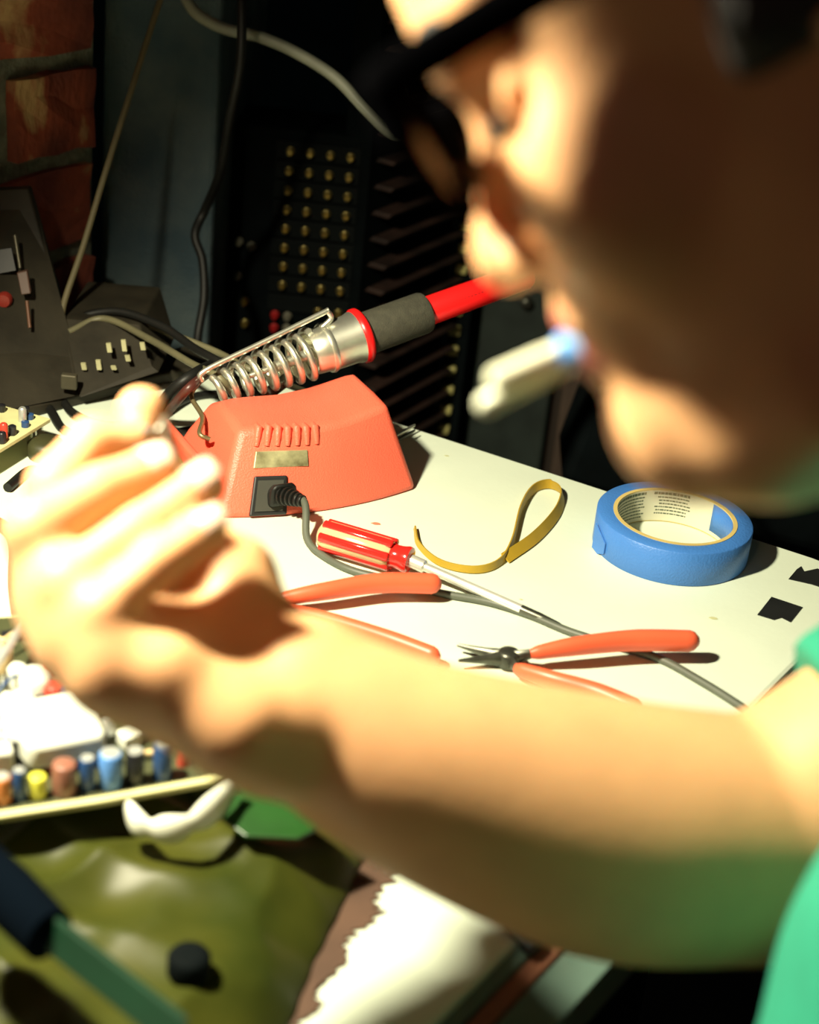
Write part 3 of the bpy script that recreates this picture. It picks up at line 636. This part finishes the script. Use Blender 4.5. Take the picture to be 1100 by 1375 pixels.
# ------------------------------------------------------------------ stick held in the lips, part held in the fingers
mo = thing('plastic_clip', 'white two-pronged plastic clip with a blue end held between the lips', 'clip', P(770, 468, .475))
WP = mat('white_plastic', (.80, .82, .62), .5, var=.03); BL = mat('blue_plastic', (.03, .20, .62), .35, col2=(.35, .55, .75), scale=180)
a, b, c = P(800, 458, .476), P(664, 514, .470), P(762, 470, .474)
a2, b2, c2_ = P(800, 468, .482), P(650, 545, .480), P(768, 482, .481)
MB().tube([c, c + (b - c) * .5, b, b + (b - c) * .06], [.0032, .0036, .0036, .0016], 12).build('prong', WP, mo, smooth=True)
MB().tube([c2_, c2_ + (b2 - c2_) * .5, b2, b2 + (b2 - c2_) * .06], [.0028, .0029, .0029, .0014], 12).build('prong', WP, mo, smooth=True)
MB().tube([c + (b - c) * .12, c, P(776, 466, .470), P(796, 460, .474)], [.0036, .0054, .0060, .0046], 12, flat=1.1).build('blue_end', BL, mo, smooth=True)
# component between finger and thumb
ec = thing('resistor', 'tiny grey-blue wired component pinched between thumb and index finger', 'component', P(184, 578, .672))
a, b = P(160, 584, .662), P(212, 576, .668); d = (b - a)
MB().lathe(a, d, [(0, .0008), (.002, .0022), (.006, .0018), (.010, .0022), (.012, .0008)], 12).build('component_body', mat('component_grey', (.18, .25, .32), .4), ec, smooth=True)
MB().tube(spline([a - d * .1, a + d * .5, b, P(222, 560, .668), P(223, 604, .668)], 5), .0006, 6).build('wire_lead', M['steel'], ec, smooth=True)

# ------------------------------------------------------------------ circuit board in front, with parts
bz = .800; ba = T(322, 1042, bz); bb = T(130, 1073, bz); bd_ = (bb - ba) / np.linalg.norm(bb - ba); bn = np.array([bd_[1], -bd_[0], 0]); bn = bn if bn[1] > 0 else -bn
def BP(u, v, z=0): return ba + bd_ * u + bn * v + Z * z
cb = thing('circuit_board', 'large circuit board crowded with parts, propped on the green bag under the hand', 'circuit board', BP(.08, .06))
PCB = mat('board_cream', (.62, .60, .30), .5, var=.08, scale=60)
MB().prism([BP(.0, 0), BP(.07, -.002), BP(.20, .0), BP(.20, .19), BP(.004, .165)], -Z * .0035).build('board', PCB, cb, bevel=.0006)
MB().prism([BP(.003, .004), BP(.07, .002), BP(.199, .004), BP(.199, .188), BP(.007, .163)], Z * .0003).build('solder_mask', mat('board_dark', (.045, .05, .02), .5), cb)
cols = {'sky': (.10, .26, .62), 'orange': (.65, .22, .06), 'yellow': (.60, .58, .06), 'white': (.70, .72, .62), 'black': (.012, .012, .015), 'navy': (.02, .06, .17), 'brown': (.22, .09, .06), 'red': (.5, .05, .03), 'silver': (.6, .62, .58), 'tan': (.6, .45, .22)}
CM = {k: mat('part_' + k, v, .35, metal=.6 if k == 'silver' else 0, var=.08) for k, v in cols.items()}
def cyl(name, c, r, h, m, sm=True):
    ob = MB().lathe(c, Z, [(0, r * .97), (.0006, r), (h - .0010, r), (h - .0003, r * .93), (h, r * .86)], 14).build(name, CM[m], cb, smooth=True)
    if m in ('sky', 'navy', 'black', 'orange'): MB().lathe(c + Z * h, Z, [(0, r * .82), (.0002, r * .8)], 14).build('capacitor_top', CM['silver'], ob)
front = [(.0365, 'navy', .0046, .019), (.050, 'black', .0045, .018), (.062, 'sky', .0056, .019), (.073, 'navy', .0038, .018), (.084, 'brown', .0058, .017), (.0965, 'yellow', .0042, .012), (.105, 'navy', .0032, .017), (.113, 'orange', .0042, .015), (.1225, 'white', .0046, .018), (.131, 'sky', .0036, .014), (.139, 'tan', .0045, .016), (.149, 'white', .0048, .018), (.160, 'sky', .0045, .014), (.170, 'orange', .004, .016), (.181, 'white', .005, .018), (.191, 'yellow', .004, .013)]
for u, c, r, h in front: cyl('capacitor', BP(u, .009), r, h, c)
for u, c in ((.024, 'red'), (.012, 'tan')): cyl('capacitor', BP(u, .016), .0032, .008, c)
for i in range(130):
    u = RS.uniform(.012, .195); v = RS.uniform(.022, .158); k = RS.randint(6); c = BP(u, v); g = RS.uniform(0, pi); dx = np.array([cos(g), sin(g), 0]); dy = np.array([-sin(g), cos(g), 0])
    cc = ['white', 'silver', 'white', 'black', 'tan', 'silver', 'white', 'yellow', 'red', 'navy'][RS.randint(10)]
    if k == 0: cyl('capacitor', c, RS.uniform(.003, .006), RS.uniform(.008, .018), cc)
    elif k == 1: MB().box(c + Z * .004, dx * RS.uniform(.008, .018), dy * RS.uniform(.006, .010), Z * .007).build('relay_block', CM[cc], cb, bevel=.0008)
    elif k == 2: MB().box(c + Z * .0025, dx * .016, dy * .007, Z * .004).build('chip', CM['black'], cb, bevel=.0005)
    elif k == 3:
        p = c + Z * .004; MB().lathe(p - dx * .005, dx, [(-.003, .0004), (0, .0004), (.0004, .0018), (.0025, .0015), (.0075, .0015), (.0096, .0018), (.010, .0004), (.013, .0004)], 8).build('resistor', CM['tan'], cb, smooth=True)
    elif k == 4: MB().tube(spline([c, c + Z * .012 + dx * .006, c + dx * .022 + Z * .013, c + dx * .03], 4), .0009, 6).build('jumper_wire', CM[cc], cb, smooth=True)
    else: MB().lathe(c + Z * .003, Z, [(0, .003), (.003, .0055), (.006, .0045), (.009, .002)], 10).build('disc_part', CM[cc], cb, smooth=True)
# big pale blocks
MB().prism([BP(.060, .024, .004), BP(.098, .022, .004), BP(.106, .062, .004), BP(.060, .066, .004)], Z * .016).build('white_module', CM['white'], cb, smooth=True, bevel=.004, seg=3)
MB().prism([BP(.105, .020, .003), BP(.198, .022, .003), BP(.198, .032, .003), BP(.105, .030, .003)], Z * .017).build('connector_strip', CM['white'], cb, smooth=True, bevel=.002)
for x, y, r in ((150, 925, .010), (45, 905, .009), (30, 935, .007), (105, 935, .006), (20, 985, .006), (60, 985, .006)):
    c = T(x, y, bz + .012); MB().lathe(c - Z * .010, Z, [(0, r), (.008, r), (.011, r * .8), (.013, r * .3)], 16).build('white_can', CM['white'], cb, smooth=True)
MB().lathe(T(88, 872, bz + .010), Z, [(0, .008), (.010, .008), (.016, .006), (.019, .002)], 16).build('pink_dome', mat('pink_plastic', (.75, .25, .28), .4), cb, smooth=True)
MB().tube(spline([T(-10, 900, bz + .02), T(12, 868, bz + .022), T(30, 835, bz + .018), T(38, 800, .80)], 5), .0022, 8).build('ribbon_lead', CM['silver'], cb, smooth=True)

# ------------------------------------------------------------------ second small board at the far left
lb = thing('circuit_board', 'narrow circuit board with a cream edge standing left of the hand, by the black cables', 'circuit board', T(30, 600))
e0, e1 = T(-60, 640, .772), T(68, 562, .772); ed = e1 - e0; edn = ed / np.linalg.norm(ed); en = np.array([-edn[1], edn[0], 0])
MB().prism([e0, e1, e1 + en * .05, e0 + en * .10], -Z * .003).build('board', PCB, lb, bevel=.0004)
for i in range(34):
    t = RS.uniform(.2, .97); v = RS.uniform(.004, .045); c = e0 + ed * t + en * v; h = RS.uniform(.004, .015); cc = ['black', 'black', 'navy', 'black', 'red', 'brown', 'silver'][RS.randint(7)]
    MB().lathe(c, Z, [(0, .003), (h * .9, .003), (h, .002)], 8).build('component', CM[cc], lb, smooth=True)
for t in (.35, .93):
    c = e0 + ed * t + en * .01; MB().lathe(np.array([c[0], c[1], .75]), Z, [(0, .003), (.018, .003)], 8).build('standoff', M['steel'], lb, smooth=True)
kc = T(62, 602, .757); tag(MB().lathe(kc - Z * .007, Z, [(0, .012), (.002, .0135), (.011, .0135), (.014, .010)], 20).build('coil_inductor', mat('olive_black', (.04, .04, .015), .5), smooth=True), 'small dark olive wound coil lying by the cream board edge', 'component')

# ------------------------------------------------------------------ black cables on the table behind the hand
def cable(name, label, pts, r, m, group=None, n=8):
    o = MB().tube(spline(pts, n), r, 10).build(name, m, smooth=True); return tag(o, label, 'cable', group)
zc = .7535
cable('cable', 'thick black cable arching over the vented box to the coil holder', [T(60, 520, zc), P(88, 440, 1.36), P(150, 418, 1.36), P(215, 437, 1.34), P(262, 468, 1.31), P(300, 490, 1.28), P(330, 520, 1.27), T(400, 545, .754)], .0033, M['rubber'])
cable('cable', 'lighter black cable below the arching one, running to the coil holder', [P(92, 446, 1.34), P(140, 428, 1.35), P(200, 455, 1.32), P(255, 487, 1.28), P(300, 512, 1.24), T(330, 560, .756)], .0028, M['olive'])
cable('cable', 'paler black cable starting above the vented box', [P(170, 425, 1.38), P(230, 448, 1.35), P(290, 472, 1.33), P(345, 500, 1.30), T(420, 530, .756)], .0026, M['olive'])
cable('cable', 'thick shiny black cable between fingertip and coil holder', [T(205, 560, .757), P(232, 524, 1.25), P(262, 502, 1.25), P(282, 492, 1.29), P(300, 488, 1.33)], .0044, M['rubber'])
cable('cable', 'brown-black cable right beside the shiny one near the fingertip', [T(214, 568, .756), P(248, 527, 1.22), P(270, 508, 1.24), P(284, 500, 1.30), P(300, 497, 1.34)], .0034, mat('brown_cable', (.07, .02, .015), .4))
cable('cable', 'black cable looping flat on the table behind the index finger', [T(66, 548, zc), T(90, 580, zc), T(150, 592, zc), T(230, 582, zc), T(300, 570, zc)], .0035, M['rubber'])
cable('cable', 'black cable curving flat across the table, farthest from the hand', [T(76, 524, zc), T(100, 556, zc + .003), T(150, 572, zc + .006), T(210, 556, zc + .004), T(262, 532, zc), T(330, 528, zc)], .0033, M['rubber'])
cable('cable', 'short black cable under the cream-edged board', [T(10, 655, zc), T(40, 632, zc), T(62, 640, zc), T(78, 668, zc)], .0035, M['rubber'])
cable('cable', 'black cable by the left edge beside the little knuckles', [T(-60, 690, zc), T(-10, 700, zc), T(18, 725, zc), T(20, 790, zc), T(30, 860, zc)], .0045, M['rubber'])

# ------------------------------------------------------------------ equipment at the left against the bricks
def slab(name, poly, d, thick, m, parent, bevel=.0015):
    """a real panel: corners given at their distances, with thickness away from the camera"""
    pts = [P(x, y, dd) if dd else T(x, y, .7605) for (x, y), dd in zip(poly, d if hasattr(d, '__len__') else [d] * len(poly))]
    e = np.array([0, 1, 0]) * thick; return MB().prism(pts, e).build(name, m, parent, bevel=bevel)
dv = thing('metal_chassis', 'dark leaning metal chassis with slots in front of the bricks', 'equipment', T(60, 545))
slab('panel', [(-120, 262), (38, 254), (86, 430), (112, 530), (-60, 566), (-120, 566)], [1.37, 1.37, 1.35, 0, 0, 0], .012, M['dark'], dv)
PX = mat('panel_bright', (.10, .09, .06), .4, .5)
def strip(name, x0, y0, x1, y1, d, r, m, par): return MB().tube([P(x0, y0, d), P(x1, y1, d)], r, 8).build(name, m, par, smooth=True)
strip('slot_edge', 20, 316, 27, 360, 1.335, .0015, PX, dv); strip('slot_edge', 36, 404, 40, 440, 1.315, .0013, mat('slot_rust', (.14, .06, .03), .5), dv)
MB().prism([P(x, y, 1.325) for x, y in ((24, 364), (38, 361), (43, 392), (30, 394))], (0, -.004, 0)).build('slider_plate', mat('slider_brown', (.09, .045, .03), .5), dv, bevel=.0008)
MB().prism([P(x, y, 1.332) for x, y in ((-5, 335), (16, 332), (22, 362), (0, 366))], (0, -.002, 0)).build('slot_cover', M['black'], dv)
kn = P(7, 401, 1.325); MB().lathe(kn, (0, -1, 0), [(0, .006), (.004, .006), (.006, .005), (.0065, .002)], 16).build('red_knob', mat('dull_red_knob', (.30, .03, .02), .35), dv, smooth=True)
MB().box(P(93, 512, 1.298) - Z * 0, (.012, 0, 0), (0, .006, 0), (0, 0, .012)).build('screw_block', PX, dv, bevel=.001)
vb = thing('vented_box', 'low dark metal box with pale vent slots beside the leaning chassis', 'equipment', T(150, 510))
slab('front_panel', [(84, 428), (188, 436), (204, 492), (214, 500), (106, 535), (96, 500)], [1.345, 1.35, 1.33, 1.33, 0, 1.32], .09, M['dark'], vb)
VS = mat('vent_slot_pale', (.42, .40, .22), .6)
for x, y, h in ((146, 466, 12), (166, 463, 15), (191, 464, 10), (112, 491, 9), (132, 489, 13), (152, 493, 5), (171, 480, 8)):
    MB().prism([P(x - 3, y - h / 2, 1.324), P(x + 3, y - h / 2, 1.324), P(x + 5, y + h / 2, 1.318), P(x - 1, y + h / 2, 1.318)], (0, -.002, 0)).build('vent_slot', VS, vb)
# dark tray the boxes stand on
tag(MB().prism([T(-150, 578), T(250, 478), T(300, 505), T(240, 512), T(105, 545), T(-150, 612)], Z * .010).build('cable_tray', M['dark'], bevel=.002), 'long flat dark metal bar along the foot of the chassis and vented box', 'bar')

# felt covered loudspeaker side behind the cables
def fbox(name, x0, x1, ytop, zbot, Y, depth, m, parent, bevel=.004, ybase=400):
    a = WY(x0, ybase, Y); b = WY(x1, ybase, Y); zt = WY((x0 + x1) / 2, ytop, Y)[2]
    return MB().box(((a[0] + b[0]) / 2, Y + depth / 2, (zt + zbot) / 2), (b[0] - a[0], 0, 0), (0, depth, 0), (0, 0, zt - zbot)).build(name, m, parent, bevel=bevel)
fc = fbox('felt_cabinet', 134, 282, -160, 0, 1.50, .35, M['felt'], None, .006)
tag(fc, 'tall blue-grey felt covered cabinet between the bricks and the black rack', 'cabinet')
# rack with jack field
RY = 1.60
rk = thing('equipment_rack', 'tall black equipment rack with a field of brass jacks', 'rack', WY(400, 400, RY) * np.array([1, 1, 0]))
def RB(name, x0, y0, x1, y1, dep, m, off=0, bevel=.0008):    # box on the rack front between two pixels of its plane
    a = WY(x0, y0, RY); b = WY(x1, y1, RY); x_a, x_b = sorted((a[0], b[0])); z_a, z_b = sorted((a[2], b[2]))
    return MB().box(((x_a + x_b) / 2, RY - dep / 2 - off, (z_a + z_b) / 2), (x_b - x_a, 0, 0), (0, dep, 0), (0, 0, z_b - z_a)).build(name, m, rk, bevel=bevel)
a = WY(302, 400, RY); b = WY(494, 400, RY); ztop = WY(400, 175, RY)[2]
MB().box(((a[0] + b[0]) / 2, RY + .04, ztop / 2), (b[0] - a[0] - .006, 0, 0), (0, .08, 0), (0, 0, ztop)).build('rack_body', M['rack'], rk, bevel=.003)
o00 = WY(391, 201, RY); o30 = WY(472, 206, RY); o07 = WY(378, 380, RY)
jx = (o30[0] - o00[0]) / 3; jz = (o07[2] - o00[2]) / 7
MP = mat('module_panel', (.003, .0045, .0045), .7, var=.2, spec=.1)
jackm = {}
def jack(x, z, c='brass', r=.0034):
    if c not in jackm:
        o = MB().lathe((0, 0, 0), (0, -1, 0), [(0, r * 1.25), (.0012, r * 1.3), (.0022, r * 1.15), (.0024, r), (.0075, r * .92), (.0085, r * .70), (.0085, r * .45), (.004, r * .42)], 16).build('jack', M['brass'] if c == 'brass' else mat('jack_' + c, (.45, .02, .02) if c == 'red' else (.2, .19, .14), .4, .3), None, smooth=True)
        jackm[c] = o.data; bpy.data.objects.remove(o)
    o = bpy.data.objects.new('jack', jackm[c]); COL.objects.link(o); o.parent = rk; o.matrix_parent_inverse = Matrix.Translation(-Vector(rk.location)); o.location = (x, RY - .0045, z)
for r in range(9):
    zc_ = o00[2] + jz * r
    if r < 8 or True: MB().box((o00[0] + jx * 1.5 - .002, RY - .0022, zc_), (jx * 4.25, 0, 0), (0, .0044, 0), (0, 0, abs(jz) * .90)).build('module_panel', MP, rk, bevel=.0008)
    for c in range(4):
        if r < 8: jack(o00[0] + jx * c, zc_)
for x, y, c in ((428, 416, 'brass'), (455, 418, 'brass'), (387, 422, 'grey'), (386, 438, 'grey'), (370, 420, 'red'), (369, 437, 'red'), (330, 402, 'brass'), (330, 431, 'brass'), (322, 322, 'grey'), (339, 328, 'grey'), (320, 368, 'grey'), (400, 452, 'grey')):
    p = WY(x, y, RY); jack(p[0], p[2], c)
# side rack with slats running away from the camera, closed by a punched rail
s0 = WY(500, 400, 1.60); s1d = np.array([cos(radians(52)), sin(radians(52)), 0])
sr = thing('slatted_rack', 'black rack of sloping thin slats ending in a rail of yellow cage nuts', 'rack', (s0[0] + .03, s0[1] + .1, 0))
pR = WY(612, 430, 1.74); pL = WY(497, 430, 1.585); dd = pR - pL; dd[2] = 0
SLM = mat('slat_dark_red', (.022, .010, .007), .6, var=.5, scale=30)
for i in range(34):
    z = .52 + i * .026; a = np.array([pL[0], pL[1], z]); MB().box(a + dd * .47, dd * .90, np.cross(dd, Z) / np.linalg.norm(dd) * .02, Z * .005 + np.cross(dd, Z) / np.linalg.norm(dd) * .004).build('slat', SLM, sr, bevel=.0008)
nrm = np.cross(dd, Z) / np.linalg.norm(dd)
MB().box(np.array([pL[0], pL[1], .76]) + dd * .5 - nrm * .03, dd, nrm * .03, Z * 1.52).build('back_board', M['rack'], sr)
ra = WY(602, 430, 1.735); rb = WY(632, 430, 1.735)
MB().box(((ra[0] + rb[0]) / 2, 1.745, .80), (rb[0] - ra[0], 0, 0), (0, .012, 0), (0, 0, 1.52)).build('rail', M['rack'], sr, bevel=.001)
RN = mat('cage_nut_yellow', (.55, .50, .18), .5, .2, var=.3)
n0 = WY(622, 275, 1.735); n1 = WY(600, 577, 1.735); zs = (n1[2] - n0[2]) / 11
for i in range(-1, 13):
    z = n0[2] + zs * i; xx = (WY(613, 420, 1.735)[0])
    MB().box((xx, 1.7365, z), (.0125, 0, .0), (0, .008, 0), (.001, 0, .0105)).build('cage_nut', RN, sr, bevel=.002)
# dark cabinet beyond, then a brown one in shadow
c1_ = fbox('dark_cabinet', 634, 744, 330, 0, 1.78, .4, mat('cabinet_dark_green', (.020, .028, .024), .5, var=.2), None, .004, 500)
tag(c1_, 'plain dark green-black cabinet right of the yellow cage nuts', 'cabinet')
c2b = fbox('brown_cabinet', 750, 960, 420, 0, 1.70, .4, mat('cabinet_brown', (.05, .032, .022), .6), None, .004, 560)
tag(c2b, 'dark brown cabinet behind the table corner, below the mouth', 'cabinet')
kb = WY(707, 405, 1.78); MB().lathe(kb, (0, -1, 0), [(0, .007), (.008, .007), (.010, .005)], 16).build('knob', M['darksteel'], c1_, smooth=True)
# black bag leaning in the dark beside the table
tag(MB().prism([WY(x, y, 1.45) for x, y in ((750, 650), (800, 520), (900, 420), (1300, 420), (1300, 800))], (0, .10, 0)).build('black_case', M['rack'], bevel=.01), 'black sloping case standing behind the table corner', 'case')

# cables hanging on the back
cable('cable', 'pale grey cable curving across the dark top of the picture', [P(190, -90, 1.42), P(240, -20, 1.42), P(262, 16, 1.42), P(300, 38, 1.42), P(350, 50, 1.42), P(400, 72, 1.42), P(450, 104, 1.42), P(490, 145, 1.42), P(520, 174, 1.42), P(537, 180, 1.42), P(545, 165, 1.44), P(542, 140, 1.50), P(536, 110, 1.56)], .0050, M['grey'])
cable('cable', 'black cable hanging in front of the felt cabinet', [P(322, -60, 1.38), P(325, 20, 1.38), P(322, 90, 1.39), P(308, 160, 1.42), P(296, 230, 1.46), P(276, 280, 1.50), P(262, 315, 1.50), P(272, 350, 1.50), P(274, 400, 1.50), P(266, 450, 1.50), P(262, 500, 1.49)], .0040, M['rubber'])
cable('cable', 'thin tan cord hanging slantwise in front of the brick edge', [P(236, -60, 1.40), P(212, 10, 1.40), P(180, 110, 1.39), P(142, 230, 1.37), P(112, 330, 1.36), P(88, 400, 1.35), P(82, 430, 1.345)], .0026, mat('tan_cord', (.12, .10, .05), .6))

# ------------------------------------------------------------------ green bag under the board and things on it
GB = mat('green_plastic_bag', (.022, .031, .004), .4, spec=.25, col2=(.045, .048, .006), scale=14)
def hgt(x, y):
    return 0
poly = [np.array(q[:2]) for q in (T(-260, 1060), T(330, 1030), T(430, 1075), T(506, 1122), T(470, 1200), T(432, 1280), T(392, 1372), T(380, 1480), T(-260, 1480))]
def inside(p):
    d = 1e9; c = False; n = len(poly)
    for i in range(n):
        a, b = poly[i], poly[(i + 1) % n]; ab = b - a; t = max(0, min(1, (p - a) @ ab / (ab @ ab))); d = min(d, np.linalg.norm(p - a - ab * t))
        if (a[1] > p[1]) != (b[1] > p[1]) and p[0] < (b[0] - a[0]) * (p[1] - a[1]) / (b[1] - a[1]) + a[0]: c = not c
    return d if c else -d
from mathutils import noise as mn
GU, GV = 150, 130; vs = []
r_edge = [T(x, y) for x, y in ((330, 1030), (430, 1075), (506, 1122), (470, 1200), (432, 1280), (392, 1372), (360, 1450), (350, 1520))]
ry = np.array([p[1] for p in r_edge])[::-1]; rx = np.array([p[0] for p in r_edge])[::-1]
for j in range(GV):
    y = .44 + (.80 - .44) * j / (GV - 1)
    xr = float(np.interp(y, ry, rx)) + .0015 * mn.noise(Vector((y * 60, 0, 0))); xl = -.36
    if y > ry[-1]: xr -= (y - ry[-1]) * 1.2
    for i in range(GU):
        x = xl + (xr - xl) * i / (GU - 1); d = min(xr - x, x - xl, y - .44, .80 - y); b = 1 - math.exp(-max(d, 0) / .022)
        rdg = 1 - abs(mn.noise(Vector((x * 9 + y * 4, y * 15, 3.1)))) * 2; rd2 = 1 - abs(mn.noise(Vector((x * 20 + 5, y * 17 - x * 8, 1.7)))) * 2
        vs.append((x, y, .75 + min(.001 + b * (.014 + .013 * rdg + .0065 * rd2 + .001 * mn.noise(Vector((x * 60, y * 60, 0)))), .043)))
nt = len(vs); vs += [(x, y, .7501) for x, y, z in vs]; fs = []
for j in range(GV - 1):
    for i in range(GU - 1):
        f = [j * GU + i, j * GU + i + 1, (j + 1) * GU + i + 1, (j + 1) * GU + i]; fs.append(tuple(f)); fs.append(tuple(k + nt for k in f[::-1]))
rim_ = [i for i in range(GU)] + [j * GU + GU - 1 for j in range(1, GV)] + [(GV - 1) * GU + i for i in range(GU - 2, -1, -1)] + [j * GU for j in range(GV - 2, 0, -1)]
for a, b in zip(rim_, rim_[1:] + rim_[:1]): fs.append((b, a, a + nt, b + nt))
# toothed cast shadow between bag and bare table, modelled as a thin brown sheet
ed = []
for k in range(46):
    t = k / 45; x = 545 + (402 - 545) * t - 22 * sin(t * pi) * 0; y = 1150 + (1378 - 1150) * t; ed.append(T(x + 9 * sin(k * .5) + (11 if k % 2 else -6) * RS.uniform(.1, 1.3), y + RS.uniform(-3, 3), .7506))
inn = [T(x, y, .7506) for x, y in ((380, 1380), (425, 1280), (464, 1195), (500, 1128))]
tag(MB().prism(ed + inn, Z * .0006).build('ragged_shadow', mat('shadow_brown', (.075, .038, .022), .8, var=.15)), 'ragged cast shadow shaped as a flat brown sheet between the green bag and the bare white table', 'painted_shade')
tag(MB().add(vs, fs).build('plastic_bag', GB, smooth=True), 'crumpled green plastic bag lying on the table under the large circuit board', 'bag')
# bright green sheet corner poking out at the right of the board
def zz(p, dz): return p + Z * dz
tag(MB().prism([T(325, 1050, .797), T(368, 1044, .797), T(452, 1098, .792), T(400, 1125, .790), T(330, 1122, .790), T(300, 1100, .792)], -Z * .002).build('green_card', mat('green_card', (.008, .05, .005), .4), bevel=.0006), 'bright green plastic card below the wrist, right of the large circuit board', 'card')
# pale twisted strip of film beside it
tw_ = thing('clear_tie', 'shiny crumpled white strip of film hanging below the circuit board edge', 'strip', T(240, 1100, .79))
MB().tube(spline([T(172, 1085, .797), T(186, 1106, .797), T(215, 1114, .797), T(250, 1108, .800), T(285, 1085, .803), T(316, 1052, .806)], 6), [.005 + .0035 * abs(sin(k * .33)) for k in range(31)], 10, flat=.4).build('strip', mat('white_film', (.82, .84, .70), .2, var=.05), tw_, smooth=True)
MB().tube(spline([T(250, 1112, .797), T(275, 1100, .800), T(292, 1075, .803)], 6), .003, 8, flat=.5).build('strip_end', mat('white_film', (1, 1, 1)), tw_, smooth=True)
# green stick with dark handle at the lower left
sg = thing('scraper', 'dark green plastic stick with a thick blue-black handle at the lower left', 'tool', T(80, 1270, .80))
a, b, c, d = P(-70, 1120, .70), P(72, 1262, .66), P(60, 1250, .66), P(250, 1400, .62)
MB().tube([a, a + (b - a) * .1, a + (b - a) * .6, b - (b - a) * .04, b], [.006, .011, .013, .012, .006], 16, flat=.9).build('handle', mat('navy_handle', (.001, .0025, .005), .95, spec=.02), sg, smooth=True)
MB().prism([c - UU * .0085, d - UU * .0085, d + UU * .0085, c + UU * .0085], VV * .006).build('stick', mat('dark_green_plastic', (.003, .028, .012), .5, spec=.3), sg, bevel=.0015)
kb_ = T(254, 1290, .785)
tag(MB().lathe(kb_ - Z * .008, Z, [(0, .0085), (.002, .0095), (.010, .0095), (.012, .0080), (.0125, .004)], 24).build('bottle_cap', M['rack'], smooth=True), 'small round black cap lying on the green bag', 'cap')
# chip with a bent lead at the table's edge
ch = thing('small_transistor', 'tiny black part with a bent lead on the table edge under the forearm', 'component', T(705, 1270))
p = T(706, 1268, .754); MB().prism([T(688, 1258, .7505), T(722, 1256, .7505), T(726, 1274, .7505), T(712, 1286, .7505), T(698, 1276, .7505)], Z * .006).build('component_body', M['black'], ch, bevel=.001)
MB().tube(spline([p + Z * .001, T(686, 1252, .755), T(672, 1235, .758), T(666, 1222, .764)], 5), [.0016] * 8 + [.0010] * 8, 8).build('wire_lead', M['black'], ch, smooth=True)
# chair
chr_ = thing('chair', 'dark chair the person sits on', 'chair', (.36, .445, 0))
MB().box((.36, .445, .47), (.42, 0, 0), (0, .46, 0), (0, 0, .05)).build('seat', M['black'], chr_, bevel=.02, seg=3)
MB().box((.60, .445, .78), (.035, 0, 0), (0, .42, 0), (.02, 0, .36)).build('backrest', M['black'], chr_, bevel=.015, seg=3)
for sx in (.18, .54):
    for sy in (.25, .64): MB().box((sx, sy, .224), (.03, 0, 0), (0, .03, 0), (0, 0, .446)).build('leg', M['black'], chr_, bevel=.004)
for sy in (.28, .61): MB().box((.585, sy, .56), (.025, 0, 0), (0, .03, 0), (.02, 0, .16)).build('back_post', M['black'], chr_, bevel=.004)
